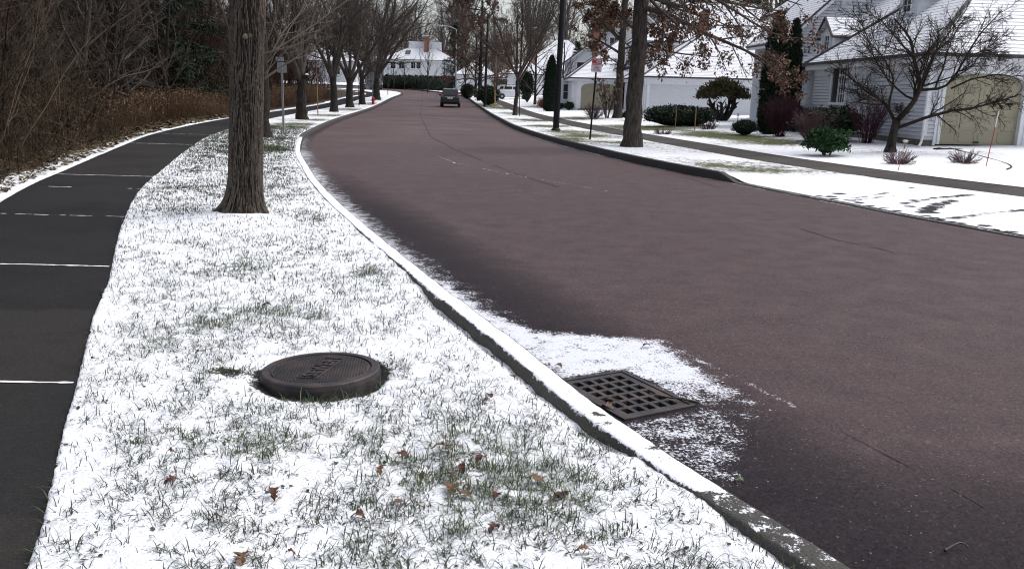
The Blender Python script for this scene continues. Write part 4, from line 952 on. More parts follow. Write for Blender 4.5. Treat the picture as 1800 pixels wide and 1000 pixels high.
# ------------------------------------------------------------------ right side shrubs and evergreens
def column_tree(loc, h, rw, label, seed, n=9000, size=.16):
    rs = np.random.RandomState(seed); e = empty('cypress_tree', loc, 0, label, 'tree')
    z = rs.rand(n)**.85; a = rs.rand(n)*6.28; prof = np.interp(z, [0, .06, .35, .7, .9, 1], [.75, .95, 1, .74, .42, .05])
    lump = 1+.16*(fbm(a*1.6, z*9, seed, 3)-.5)*2; R = rw*prof*lump*(.80+.24*rs.rand(n))
    P = np.stack([R*np.cos(a), R*np.sin(a), z*h], 1)
    d = np.stack([np.cos(a)*.35, np.sin(a)*.35, 1.0+0*a], 1)
    V, Fc, t = kites(rs, P, size, .35, droop=d*2.2)
    zz = np.linspace(0, .97, 16); th = np.arange(14)/14*6.28
    c = np.stack([np.outer(np.interp(zz, [0, .06, .35, .7, .9, 1], [.75, .95, 1, .74, .42, .05])*rw*.80, np.cos(th)), np.outer(np.interp(zz, [0, .06, .35, .7, .9, 1], [.75, .95, 1, .74, .42, .05])*rw*.80, np.sin(th)), np.outer(zz*h, np.ones(14))], -1).reshape(-1, 3)
    i = np.arange(15)[:, None]*14+np.arange(14)[None]; j = np.arange(15)[:, None]*14+((np.arange(14)+1) % 14)[None]
    f = np.stack([i, j, j+14, i+14], -1).reshape(-1, 4)
    mkmesh('foliage', np.concatenate([V, c]), [np.concatenate([Fc, f+len(V)])], MT['conifer'], e, attrs={'tint': np.concatenate([t, np.full(len(c), .15)])})  # added inner column blocks light; its dark tint paints the crown's inner shade
    q = MB(); q.tube([(0, 0, -.1), (0, 0, h*.5)], .07, 7); q.build('trunk', MT['bark_dark'], e)
    return e
def cy(px, py, top, w, label, seed, Y=None):
    p = at(px, py); pz = dep(px, top, p[1])[2]; return column_tree(tuple(p), pz-p[2], w/F*p[1]/2, label, seed)
cy(1352, 236, 24, 40, 'left and taller of the two dark columnar cypresses beside the white gable wall', 51)
cy(1382, 230, 38, 30, 'right and narrower of the two dark columnar cypresses beside the white gable wall', 52)
cy(967, 196, 100, 24, 'dark conical evergreen just left of the tall black lamp post', 53)
def sh(name, px, py, w, top, mat, label, seed, n, size, cat='shrub', depth=1.0, **k):
    p = at(px, py); s = p[1]/F; h = dep(px, top, p[1])[2]-p[2]
    return shrub(name, tuple(p), (w*s/2, w*s/2*depth, h/1.9), n, size, mat, label, cat, seed, zc=h/2.0, **k)
sh('hedge', 1193, 222, 128, 190, 'boxleaf', 'low dark clipped yew hedge in front of the long white wall', 61, 9000, .10, 'hedge', depth=.45, boxy=3.2, lump=.10)
sh('boxwood', 1308, 238, 40, 213, 'boxleaf', 'small round dark boxwood beside the two cypresses', 62, 3500, .06)
sh('shrub', 1455, 248, 92, 192, 'boxleaf', 'wide dark green yew shrub below the tall white window', 63, 8000, .10, lump=.5, core=.75)
sh('shrub', 1452, 274, 66, 230, 'green', 'low bright green shrub nearest the sidewalk in the snowy bed', 64, 5200, .085, lump=.55, core=.7)
sh('shrub', 1395, 232, 50, 188, 'boxleaf', 'mid green shrub between the purple bush and the grey twiggy bush', 65, 4200, .09, lump=.3)
twig_shrub('shrub', GL(1368, 240), .9, 1.5, 'purple', 'large rounded purple twiggy bush at the foot of the cypresses', 66, 60, 1.5, r=.010, spread=(4, 30))
shrub_p = twig_shrub('shrub', GL(1418, 226), .7, 1.5, 'purple', 'smaller purple bush behind the green shrubs by the paned windows', 67, 50, 1.4, r=.010)
twig_shrub('shrub', GL(1425, 250), .7, 1.15, 'spirea', 'grey brown twiggy bush tangled against the dark yew', 68, 60, 1.5, r=.009)
twig_shrub('shrub', GL(1523, 252), .7, 1.55, 'purple', 'fan shaped dark purple twiggy bush against the lap siding', 69, 46, 1.2, r=.010, spread=(4, 30))
twig_shrub('shrub', GL(1578, 288), .45, .46, 'spirea', 'low snow dusted shrub at the foot of the ornamental tree', 70, 60, .8, r=.008, spread=(15, 70))
twig_shrub('shrub', GL(1693, 287), .45, .40, 'spirea', 'low snow dusted shrub before the garage door, right of the ornamental tree', 71, 60, .8, r=.008, spread=(15, 70))
twig_shrub('shrub', GL(1043, 209), .8, 1.0, 'spirea', 'grey violet twiggy shrub behind the red and white parking sign', 72, 50, 1.0, r=.012, spread=(10, 55))
twig_shrub('shrub', GL(1145, 196), .8, 1.9, 'tan', 'tan vase shaped dry shrub before the long white wall', 73, 60, 1.0, r=.018, spread=(4, 28))
twig_shrub('ornamental_grass', GL(957, 190), 1.0, 1.1, 'rust', 'orange brown clump of dry ornamental grass below the conical evergreen', 74, 90, .8, 'grass clump', r=.02, spread=(10, 60)) if 'rust' in MT else None
twig_shrub('small_tree', GL(1066, 208), .8, 2.7, 'twig', 'small bare multi stemmed tree with a few red leaves, right of the parking sign', 75, 9, .9, 'tree', r=.03, spread=(4, 28), leaf=('leaf', 90, .3))
twig_shrub('shrub', GL(1165, 236), .6, .35, 'spirea', 'low snowy brown plants in front of the clipped hedge', 76, 60, .7, r=.010, spread=(20, 75))
twig_shrub('shrub', GL(1245, 228), .5, .5, 'purple', 'low purple plant at the right end of the clipped hedge', 77, 46, .8, r=.010, spread=(15, 65))
sh('shrub', 1107, 212, 26, 196, 'boxleaf', 'small dark shrub between the reddish oak and the nearest oak trunk', 78, 1800, .1)
sh('shrub', 858, 186, 36, 153, 'boxleaf', 'dark evergreen shrub left of the parked white car', 79, 3500, .2, lump=.25)
sh('shrub', 822, 174, 26, 150, 'boxleaf', 'round dark shrub in front of the far white garage', 80, 2500, .2)
sh('shrub', 926, 180, 22, 130, 'conifer', 'dark upright yew right of the parked white car', 81, 3000, .2, lump=.2)
sh('shrub', 1000, 194, 16, 181, 'boxleaf', 'small clipped dark shrub left of the beige garage door across the lawn', 82, 1200, .12)
sh('shrub', 985, 192, 12, 183, 'boxleaf', 'smallest clipped dark shrub at the corner of the white house wall', 83, 900, .12)
# umbrella topped little tree
def umbrella_tree():
    b0 = at(1268, 213); s = b0[1]/F; rs = np.random.RandomState(12); e = empty('small_tree', tuple(b0), 0, 'umbrella shaped small tree with olive brown foliage at the end of the white wall', 'tree')
    a = rs.rand(6)*6.28; P = grow(rs, np.stack([.1*np.cos(a), .1*np.sin(a), 0*a-.05], 1), np.stack([np.cos(a)*.6, np.sin(a)*.6, 1+0*a], 1), np.full(6, 45*s), np.full(6, .14), np.full(6, .06), 7, .12, .06)
    A = spawn(rs, *P, 8, (.4, 1), (25, 60), (.3, .5), .6, 5, .1, .02); tube_obj('trunk', [(P[0], P[1], 7), (A[0], A[1], 4)], MT['bark_dark'], e)
    parts = [blob_mesh(rs, 1500, (a_*s, a_*s, b_*s), .13, lump=.6, core=.35) for a_, b_ in ((25, 14), (24, 12), (23, 11), (20, 10), (19, 9), (17, 9))]; offs = [(0, 0, 56), (-17, -4, 48), (15, 4, 49), (-4, -14, 45), (24, -4, 42), (-26, 6, 41)]
    V = np.concatenate([q[0]+np.array(o)*s for q, o in zip(parts, offs)]); ns = np.cumsum([0]+[len(q[0]) for q in parts]); Fc = np.concatenate([q[1]+k for q, k in zip(parts, ns)]); t = np.concatenate([q[2] for q in parts])
    mkmesh('crown', V, [Fc], MT['olive'], e, attrs={'tint': t})
umbrella_tree()

# ------------------------------------------------------------------ far hedge, ornamental trees and the wood behind the houses
FH = np.array([dep(676, 152, 150), dep(735, 157, 146), dep(793, 163, 140)])
def far_hedge():
    rs = np.random.RandomState(5); n = 9000; t = rs.rand(n); c = np.stack([np.interp(t, [0, .5, 1], FH[:, k]) for k in range(3)], 1)
    hgt = 2.15+.25*(fbm(t*40, t*0, 3)-.5)*2; fz = rs.rand(n); dy = (rs.rand(n)-.5)*1.2*np.sqrt(np.clip(1.15-fz**3, .1, 1)); c[:, 2] = z0(c[:, 1])+.1+fz*hgt; c[:, 1] += dy
    V, Fc, tt = kites(rs, c, .28, .6)
    q = MB(); e = empty('hedge', tuple(np.append(FH[1][:2], z0(FH[1][1]))), 0, 'long dark clipped hedge in front of the far two storey white house', 'hedge')
    core = []
    for k in range(2):
        for j in np.linspace(0, 1, 9)[:-1]:
            a = FH[k]+(FH[k+1]-FH[k])*j; b = FH[k]+(FH[k+1]-FH[k])*(j+.125); q.box(((a[0]+b[0])/2, (a[1]+b[1])/2, z0(a[1])+1.0), (np.hypot(*(b-a)[:2]), .9, 2.0), math.atan2(b[1]-a[1], b[0]-a[0]))
    Vc = np.array(q.V); Fq = np.array(q.Fq)
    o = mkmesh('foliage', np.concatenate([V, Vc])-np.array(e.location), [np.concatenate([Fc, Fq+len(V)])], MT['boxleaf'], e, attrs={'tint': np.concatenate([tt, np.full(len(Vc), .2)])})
far_hedge()
for k, (px, py, h, lb) in enumerate(((692, 157, 5.0, 'leftmost small bare tree before the long far hedge'), (711, 158, 4.6, 'small spreading bare tree before the long far hedge, under the far house windows'), (752, 163, 7.5, 'tallest bare ornamental tree before the far hedge, below the red chimney'), (781, 165, 4.8, 'small bare tree at the right end of the far hedge'))):
    t, c = sapling_meshes(90+k, h, .09+.03*(k == 2), n1=12, t0=.28, spread=(28, 55), ln=(.35, .6)); put_tree('small_tree', GL(px, py), t, c, lb, 'tree', None, 'bark_dark', 'twig')
FT = []
for k in range(4):
    t, c, _ = street_tree_meshes(100+k, h=7+k, r=.32, limbs=6, L=14, spread=(8, 30), n1=9, n2=7, n3=5, up=.05)
    c = [(P, R*(1.7 if i >= 2 else 1.15), s) for i, (P, R, s) in enumerate(c)]
    FT.append((t, c))
rs = np.random.RandomState(77); far_base = []
spots = [(-62, 172), (-52, 185), (-44, 178), (-36, 192), (-28, 196), (-22, 190), (-15, 180), (-9, 172), (-3, 182), (4, 170), (10, 160), (16, 172), (22, 158), (28, 168), (33, 150), (40, 160), (47, 148), (-40, 205), (-18, 210), (2, 204), (24, 196), (44, 186), (55, 170), (-70, 196), (62, 150), (14, 142), (24, 132), (34, 128), (-55, 160), (-66, 150), (-31, 172), (-12, 196), (7, 188), (18, 186), (-25, 214), (12, 216), (38, 180)]
for i, (x, y) in enumerate(spots):
    loc = (x+rs.randn()*1.5, y+rs.randn()*2, float(z0(y))-.3); lb = 'tall grey bare tree in the far wood beyond the houses'
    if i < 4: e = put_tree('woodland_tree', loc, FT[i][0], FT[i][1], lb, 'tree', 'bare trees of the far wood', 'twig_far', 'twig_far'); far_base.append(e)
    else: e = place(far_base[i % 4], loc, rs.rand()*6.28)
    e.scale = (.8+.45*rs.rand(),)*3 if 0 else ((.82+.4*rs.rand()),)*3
def brush(name, n, region, hr, mat, label, seed, r=.012, dens=(5, 4), cat='undergrowth', spread=(3, 38), zf=terr):
    """an uncountable tangle of thin stems"""
    rs = np.random.RandomState(seed); x, y = region(rs, n); z = zf(x, y)
    a = rs.rand(n)*6.28; an = np.radians(rs.uniform(*spread, n))
    h = hr[0]+(hr[1]-hr[0])*rs.rand(n)**1.4
    P = grow(rs, np.stack([x, y, z-.1], 1), np.stack([np.cos(a)*np.sin(an), np.sin(a)*np.sin(an), np.cos(an)], 1), h, np.full(n, r)*(.6+.9*rs.rand(n)), np.full(n, r*.35), 6, .13, .02)
    A = spawn(rs, *P, dens[0], (.12, 1), (25, 70), (.25, .5), .55, 4, .16, .0, minr=r*.3); B = spawn(rs, *A, dens[1], (.15, 1), (25, 70), (.3, .6), .7, 3, .15, -.01, minr=r*.25)
    V, Fc = tubes([(P[0], P[1], 4), (A[0], A[1], 3), (B[0], B[1], 3)]); q = np.clip(rs.rand(n)**1.6+.15*rs.randn(n), 0, 1); tt = np.concatenate([np.repeat(q, 24), np.repeat(np.repeat(q, dens[0]), 12), np.repeat(np.repeat(q, dens[0]*dens[1]), 9)])
    o = mkmesh(name, V, [Fc], mat, smooth=True, attrs={'tint': tt}); tag(o, label, cat, kind='stuff'); return o
def far_region(rs, n):
    x = rs.uniform(-95, 85, n); y = rs.uniform(186, 235, n); return x, y
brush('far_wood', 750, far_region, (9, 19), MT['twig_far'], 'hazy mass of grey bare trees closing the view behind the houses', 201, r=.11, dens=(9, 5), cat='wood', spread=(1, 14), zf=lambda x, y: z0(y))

# ------------------------------------------------------------------ the dark wood on the left
def wreg(y0, y1, d0, d1, pw=1.0):
    def f(rs, n):
        y = y0+(y1-y0)*rs.rand(n)**pw; return PL(y)-d0-(d1-d0)*rs.rand(n)**1.2, y
    return f
brush('thicket', 620, wreg(7, 25, 1.2, 8, 1.1), (1.2, 4.8), MT['brush'], 'tangled dark thicket of bare brush along the left path', 211, r=.011, dens=(9, 5))
brush('thicket', 900, wreg(8, 60, 6, 20), (2.5, 8), MT['brush_red'], 'dense dark brush deeper in the left wood', 212, r=.026, dens=(8, 5))
brush('thicket', 800, wreg(42, 135, 4.5, 24), (3, 10), MT['brush_red'], 'dark brush behind the far left street trees', 213, r=.035, dens=(8, 5))
brush('briars', 900, wreg(7, 26, .35, 4.0), (.2, 1.3), MT['brush'], 'low brown briars and weeds at the edge of the left wood', 214, r=.006, dens=(6, 4), spread=(10, 65))
WT = []
for k in range(4):
    rs_ = np.random.RandomState(300+k); T = trunk_batch(rs_, 9+k, (.05, .09, .13, .19)[k], .03, lean=(rs_.randn()*1.4, rs_.randn()*.8), N=14)
    A = spawn(rs_, *T, 22, (.15, 1), (35, 70), (.16, .34), .45, 6, .12, .04, minr=.008); B = spawn(rs_, *A, 6, (.15, 1), (25, 60), (.3, .55), .55, 4, .12, .02, minr=.006); C = spawn(rs_, *B, 4, (.15, 1), (25, 60), (.35, .6), .7, 3, .12, 0, minr=.004)
    WT.append(([(T[0], T[1], 8)], [(A[0], A[1], 4), (B[0], B[1], 3), (C[0], C[1], 3)]))
wb = []; rs = np.random.RandomState(31)
for i in range(46):
    y = 8+52*rs.rand()**1.25; x = float(PL(y))-1.8-11*rs.rand(); loc = (x, y, float(terr(x, y)))
    if i < 4: e = put_tree('woodland_tree', loc, WT[i][0], WT[i][1], 'thin bare tree among the brush of the dark left wood', 'tree', 'thin trees of the left wood', 'bark' if i % 2 else 'bark_dark', 'twig'); wb.append(e)
    else: e = place(wb[i % 4], loc, rs.rand()*6.28)
    e.scale = ((.75+.5*rs.rand()),)*3
for i in range(16):
    y = 60+70*rs.rand(); x = float(PL(y))-4-22*rs.rand(); e = place(wb[i % 4], (x, y, float(terr(x, y))), rs.rand()*6.28); e.scale = ((1.2+.7*rs.rand()),)*3
# evergreens on the bank behind
def pine_mesh(seed, h=12, n=15000):
    rs = np.random.RandomState(seed); T = trunk_batch(rs, h, .2, .03, N=10)
    A = spawn(rs, *T, 60, (.12, .99), (65, 95), (.22, .34), .25, 6, .06, -.03, tip=.3, shape=.85, minr=.012); P = A[0].reshape(-1, 3); k = rs.randint(0, len(P), n)
    V, Fc, t = kites(rs, P[k]+rs.randn(n, 3)*.14, .30, .22, droop=(0, 0, -.4)); return T, A, V, Fc, t
pines = []
pspots = [(-19.5, 50), (-21.5, 46), (-24, 22), (-26, 30), (-21, 38), (-24, 46), (-28, 40), (-30, 24), (-34, 34), (-22, 14), (-27, 10), (-27, 56), (-31, 66), (-35, 50), (-34, 80), (-38, 66), (-25, 18), (-36, 96), (-42, 84), (-40, 110)]
for i, (x, y) in enumerate(pspots):
    loc = (x, y, float(terr(x, y))-.2); lb = 'dark green pine standing in shade behind the bare brush of the left wood'
    if i < 2:
        T, A, V, Fc, t = pine_mesh(400+i); e = empty('pine_tree', loc, 0, lb, 'tree', 'pines of the left wood'); tube_obj('trunk', [(T[0], T[1], 8), (A[0], A[1], 4)], MT['bark_dark'], e); mkmesh('crown', V, [Fc], MT['conifer'], e, attrs={'tint': t}); pines.append(e)
    else: e = place(pines[i % 2], loc, rs.rand()*6.28)
    e.scale = ((.75+.45*rs.rand()),)*3
for i, (x, y, s, lb) in enumerate(((24, 92, 1.15, 'dark evergreen behind the roofs, left of the near house'), (30, 98, 1.3, 'taller dark evergreen behind the near house roof'), (7.5, 112, .62, 'small dark evergreen behind the middle house, left of its brick chimney'), (21, 104, 1.1, 'dark evergreen right of the second brick chimney'), (-10.8, 152, .95, 'far dark evergreen behind the white street lamp'))):
    e = place(pines[i % 2], (x, y, float(z0(y))), i*1.7, lb, s); 
    if 'group' in e: del e['group']
# dry tall grass along the path
def dry_grass():
    rs = np.random.RandomState(55); n = 9000; y = 21+75*rs.rand(n)**1.3; d = .95+3.6*rs.rand(n)+.5*rs.rand(n); x = PL(y)-d; z = terr(x, y)
    h = (.55+.75*rs.rand(n)**1.3)*(.55+.95*fbm(y*.35+3, d*.5, 58, 3))*sst(20, 26, y); a = rs.rand(n)*6.28; an = np.abs(rs.randn(n))*.16
    w = .006*np.clip(y/25, 1, 2.2)
    P = grow(rs, np.stack([x, y, z-.05], 1), np.stack([np.cos(a)*np.sin(an), np.sin(a)*np.sin(an), np.cos(an)], 1), h, w, w*.5, 4, .06, -.03)
    A = spawn(rs, *P, 3, (.1, .8), (15, 50), (.35, .6), .8, 3, .12, -.08, minr=.004)
    V, Fc = tubes([(P[0], P[1], 3), (A[0], A[1], 3)]); 
    k = P[0][:, -1]; pl = np.concatenate([k+rs.randn(n, 3)*.05 for _ in range(2)]); KV, KF, kt = kites(rs, pl, .11, .3, droop=(0, 0, .6))
    t = np.concatenate([np.clip(1.3*fbm(V[:, 1]*.45, V[:, 0]*.6, 7, 3)-.35+.35*rs.rand(len(V)), 0, 1), .6+.4*kt])
    o = mkmesh('dry_grass', np.concatenate([V, KV]), [Fc, KF+len(V)], MT['reed'], attrs={'tint': t}); tag(o, 'band of tall rusty brown dry grass between the left path and the wood', 'grass', kind='stuff')
dry_grass()
# ------------------------------------------------------------------ houses
class RB:
    """sloping faces with their own surface coordinates (shingle rows, brick courses)"""
    def __init__(s): s.V = []; s.F = []; s.uv = []
    def face(s, pts):
        P = np.array(pts, float); n = np.cross(P[1]-P[0], P[2]-P[0]); n /= np.linalg.norm(n)
        if n[2] < 0 and abs(n[2]) > 1e-3: P = P[::-1]; n = -n
        sl_ = np.array([0, 0, 1.0])-n*n[2]
        sl_ = sl_/np.linalg.norm(sl_) if np.linalg.norm(sl_) > 1e-3 else np.array([0, 1.0, 0]); u = np.cross(sl_, n)
        k = len(s.V); s.V += [tuple(p) for p in P]; s.uv += [(p@u, p@sl_, 0) for p in P]; s.F.append(tuple(range(k, k+len(P))))
    def box(s, x0, x1, y0, y1, z0_, z1):
        for q in (((x0, y0), (x1, y0)), ((x1, y0), (x1, y1)), ((x1, y1), (x0, y1)), ((x0, y1), (x0, y0))):
            (a, b), (c, d) = q; s.face([(a, b, z0_), (c, d, z0_), (c, d, z1), (a, b, z1)])
        s.face([(x0, y0, z1), (x1, y0, z1), (x1, y1, z1), (x0, y1, z1)])
    def build(s, name, mat, parent):
        me = bpy.data.meshes.new(name); me.from_pydata(s.V, [], s.F); me.materials.append(mat)
        a = me.attributes.new('face_co', 'FLOAT_VECTOR', 'POINT'); a.data.foreach_set('vector', np.array(s.uv, np.float32).ravel())
        o = bpy.data.objects.new(name, me); COL.objects.link(o); o.parent = parent; return o
def hip_roof(par, x0, x1, y0, y1, ze, sl, name='roof', trim=True, caps=True):
    q = RB(); w, d = x1-x0, y1-y0; m = min(w, d)/2; zr = ze+m*sl
    if d >= w: A, B = ((x0+x1)/2, y0+m, zr), ((x0+x1)/2, y1-m, zr)
    else: A, B = (x0+m, (y0+y1)/2, zr), (x1-m, (y0+y1)/2, zr)
    c = [(x0, y0, ze), (x1, y0, ze), (x1, y1, ze), (x0, y1, ze)]
    if d >= w:
        f = [[c[0], c[1], A], [c[1], c[2], B, A], [c[2], c[3], B], [c[3], c[0], A, B]]; hips = [(c[0], A), (c[1], A), (c[2], B), (c[3], B)]
    else:
        f = [[c[0], c[1], B, A], [c[1], c[2], B], [c[2], c[3], A, B], [c[3], c[0], A]]; hips = [(c[0], A), (c[1], B), (c[2], B), (c[3], A)]
    for p in f:
        if len(p) == 4 and np.linalg.norm(np.array(p[2])-np.array(p[3])) < .01: p = p[:3]
        q.face(p)
    ro = q.build(name, MT['roof'], par)
    if caps:
        t = MB()
        for a, b in hips: t.tube([(a[0], a[1], a[2]+.0), (b[0], b[1], b[2]+.0)], .075, 6)
        if np.linalg.norm(np.array(A)-np.array(B)) > .1: t.tube([A, B], .075, 6)
        t.build('ridge_cap', MT['darktrim'], ro)
    if trim:
        t = MB(); g_ = MB(); e = .10
        for bx_ in ((x0-e, x1+e, y0-e, y0), (x0-e, x1+e, y1, y1+e), (x0-e, x0, y0, y1), (x1, x1+e, y0, y1)): g_.bb(*bx_, ze-.07, ze+.035)
        t.bb(x0+.02, x1-.02, y0+.02, y1-.02, ze-.24, ze-.012)
        t.build('fascia', MT['white'], par); g_.build('gutter', MT['darktrim'], par)
    return ro
def gable_roof(par, x0, x1, y0, y1, ze, sl, axis='y', ov=.35, name='roof'):
    """ridge along the axis; x0..y1 are the wall lines, ze the eave height at the overhang"""
    q = RB(); t = MB(); d = MB(); th = .16
    if axis == 'y':
        xm = (x0+x1)/2; zr = ze+(xm-x0+ov)*sl
        for xe in (x0-ov, x1+ov):
            p = [(xe, y0-ov, ze), (xm, y0-ov, zr), (xm, y1+ov, zr), (xe, y1+ov, ze)]; q.face(p)
            for yy in (y0-ov, y1+ov):
                s_ = 1 if yy > y0 else -1; t.slab([(xe, yy-.03*s_, ze-.012), (xm, yy-.03*s_, zr-.012), (xm, yy-.12*s_, zr-.012), (xe, yy-.12*s_, ze-.012)], .22)
                d.tube([(xe, yy, ze), (xm, yy, zr)], .045, 5)
            d.tube([(xe, y0-ov, ze-.02), (xe, y1+ov, ze-.02)], .06, 6)
            t.slab([(xe, y0-ov+.13, ze-.03), (xe+(.3 if xe < xm else -.3), y0-ov+.13, ze-.03+.3*sl), (xe+(.3 if xe < xm else -.3), y1+ov-.13, ze-.03+.3*sl), (xe, y1+ov-.13, ze-.03)], .16)
    else:
        ym = (y0+y1)/2; zr = ze+(ym-y0+ov)*sl
        for ye in (y0-ov, y1+ov):
            q.face([(x0-ov, ye, ze), (x0-ov, ym, zr), (x1+ov, ym, zr), (x1+ov, ye, ze)])
            for xx in (x0-ov, x1+ov):
                s_ = 1 if xx > x0 else -1; t.slab([(xx-.03*s_, ye, ze-.012), (xx-.03*s_, ym, zr-.012), (xx-.12*s_, ym, zr-.012), (xx-.12*s_, ye, ze-.012)], .22)
                d.tube([(xx, ye, ze), (xx, ym, zr)], .045, 5)
            d.tube([(x0-ov, ye, ze-.02), (x1+ov, ye, ze-.02)], .06, 6)
            t.slab([(x0-ov+.13, ye, ze-.03), (x0-ov+.13, ye+(.3 if ye < ym else -.3), ze-.03+.3*sl), (x1+ov-.13, ye+(.3 if ye < ym else -.3), ze-.03+.3*sl), (x1+ov-.13, ye, ze-.03)], .16)
    ro = q.build(name, MT['roof'], par); t.build('rake_trim', MT['white'], par); d.build('roof_edge', MT['darktrim'], ro)
    return zr
def lap(q, p, along, out, L, za, zb, bd=.118, lim=None):
    """overlapping boards; lim(z) gives the (start, end) of the board at that height"""
    z = za
    while z < zb-.01:
        zt = min(z+bd, zb); s0, s1 = lim((z+zt)/2) if lim else (0, L)
        if s1 > s0:
            a = (p[0]+along[0]*s0, p[1]+along[1]*s0); b = (p[0]+along[0]*s1, p[1]+along[1]*s1); o1_, o2_ = .034, .004; z += .013
            q.poly([(a[0]+out[0]*o1_, a[1]+out[1]*o1_, z), (b[0]+out[0]*o1_, b[1]+out[1]*o1_, z), (b[0]+out[0]*o2_, b[1]+out[1]*o2_, zt), (a[0]+out[0]*o2_, a[1]+out[1]*o2_, zt)])
            q.poly([(a[0]-out[0]*.01, a[1]-out[1]*.01, z+.002), (b[0]-out[0]*.01, b[1]-out[1]*.01, z+.002), (b[0]+out[0]*o1_, b[1]+out[1]*o1_, z), (a[0]+out[0]*o1_, a[1]+out[1]*o1_, z)])
        z = zt
def window(par, c, w, h, rz=0, cols=2, rows_=3, dark_left=False, fr=.09, name='window'):
    """local x along the wall, -y outwards"""
    q = MB(); q.bb(-w/2-fr, -w/2, -.05, .03, -h/2-fr, h/2+fr); q.bb(w/2, w/2+fr, -.05, .03, -h/2-fr, h/2+fr); q.bb(-w/2, w/2, -.05, .03, h/2, h/2+fr); q.bb(-w/2, w/2, -.065, .03, -h/2-fr, -h/2)
    x0 = -w/2
    if dark_left: q.bb(-.025, .025, -.04, .0, -h/2, h/2); x0 = .0
    for k in range(1, cols): xx = x0+(w/2-x0)*k/cols; q.bb(xx-.012, xx+.012, -.03, -.012, -h/2, h/2)
    for k in range(1, rows_): zz = -h/2+h*k/rows_; q.bb(x0, w/2, -.0285, -.0135, zz-.012, zz+.012)
    o = q.build(name, MT['white'], par); o.location = c; o.rotation_euler = (0, 0, rz)
    g_ = MB(); g_.bb(-w/2-.01, w/2+.01, .0, .012, -h/2-.01, h/2+.01); g_.build('pane', MT['glass'], o)
    return o
def chimney(par, x, y, w, d, za, zb):
    q = RB(); q.box(x-w/2, x+w/2, y-d/2, y+d/2, za, zb-.22); q.box(x-w/2-.05, x+w/2+.05, y-d/2-.05, y+d/2+.05, zb-.22, zb); o = q.build('chimney', MT['brick'], par)
    t = MB(); t.lathe([(.13, 0), (.11, .25), (.10, .25)], (x, y, zb), 10); t.box((x, y, zb+.27), (w*1.05, d*1.05, .06)); t.build('chimney_pot', MT['snow'], o)
def garage_front(par, y, xa, xb, x0, x1, zb, zt, zw, name='garage_door'):
    """white surround from xa to xb with an arched opening x0..x1, and the door set back in it"""
    zs = zt-.52; n = 20; q = MB()
    arc = [(x0, zb), (x0, zs)]
    for k in range(1, n): 
        a = math.pi*k/n; ca, sa = math.cos(a), math.sin(a); ex = 2/3.2
        arc.append(((x0+x1)/2-(x1-x0)/2*math.copysign(abs(ca)**ex, ca), zs+(zt-zs)*abs(sa)**ex))
    arc += [(x1, zs), (x1, zb)]
    out = [(xa, zb), (xa, zs)]+[(xa+(xb-xa)*(p[0]-x0)/(x1-x0), zw) for p in arc[2:-2]]+[(xb, zs), (xb, zb)]
    for k in range(len(arc)-1):
        q.poly([(arc[k][0], y, arc[k][1]), (arc[k+1][0], y, arc[k+1][1]), (out[k+1][0], y, out[k+1][1]), (out[k][0], y, out[k][1])])
        q.poly([(arc[k][0], y, arc[k][1]), (arc[k+1][0], y, arc[k+1][1]), (arc[k+1][0], y+.16, arc[k+1][1]), (arc[k][0], y+.16, arc[k][1])])
        m0, m1 = arc[k], arc[k+1]     # a raised moulding round the arch
        c = np.array(((x0+x1)/2, zs-.5)); f = lambda m, s: (m[0]+(m[0]-c[0])/np.hypot(*(np.array(m)-c))*s, m[1]+max(0, (m[1]-c[1]))/np.hypot(*(np.array(m)-c))*s)
        a0, a1, b0, b1 = f(m0, .0), f(m1, .0), f(m0, .11), f(m1, .11)
        q.poly([(a0[0], y-.03, a0[1]), (a1[0], y-.03, a1[1]), (b1[0], y-.03, b1[1]), (b0[0], y-.03, b0[1])]); q.poly([(a0[0], y-.03, a0[1]), (a1[0], y-.03, a1[1]), (a1[0], y, a1[1]), (a0[0], y, a0[1])]); q.poly([(b0[0], y-.03, b0[1]), (b1[0], y-.03, b1[1]), (b1[0], y, b1[1]), (b0[0], y, b0[1])])
    q.build('garage_surround', MT['white'], par)
    d = MB(); nr, nc_ = 5, 4; hh = (zt-zb)/nr; ww = (x1-x0)/nc_
    for r in range(nr):
        d.bb(x0-.05, x1+.05, y+.13, y+.17, zb+r*hh+.004, zb+(r+1)*hh-.004)
        for c in range(nc_):
            cx, cz = x0+(c+.5)*ww, zb+(r+.5)*hh
            for s_ in (-1, 1):
                d.bb(cx-ww*.40, cx+ww*.40, y+.118, y+.1305, cz+s_*hh*.33-.012, cz+s_*hh*.33+.012); d.bb(cx+s_*ww*.40-.012, cx+s_*ww*.40+.012, y+.118, y+.1305, cz-hh*.33+.012, cz+hh*.33-.012)
    d.bb(x0-.05, x1+.05, y+.17, y+.19, zb, zt)
    o = d.build(name, MT['beige'], par)
    s_ = MB(); s_.bb(x0-.05, x1+.05, y+.10, y+.2, zb-.06, zb-.0); s_.bb((x0+x1)/2-.09, (x0+x1)/2+.09, y+.09, y+.112, zb+.06, zb+.10); s_.build('door_seal', MT['black'], o)
def block(par, x0, x1, y0, y1, za, zb, mat='siding_far', name='wall'):
    q = MB(); q.bb(x0, x1, y0, y1, za, zb); return q.build(name, MT[mat], par)
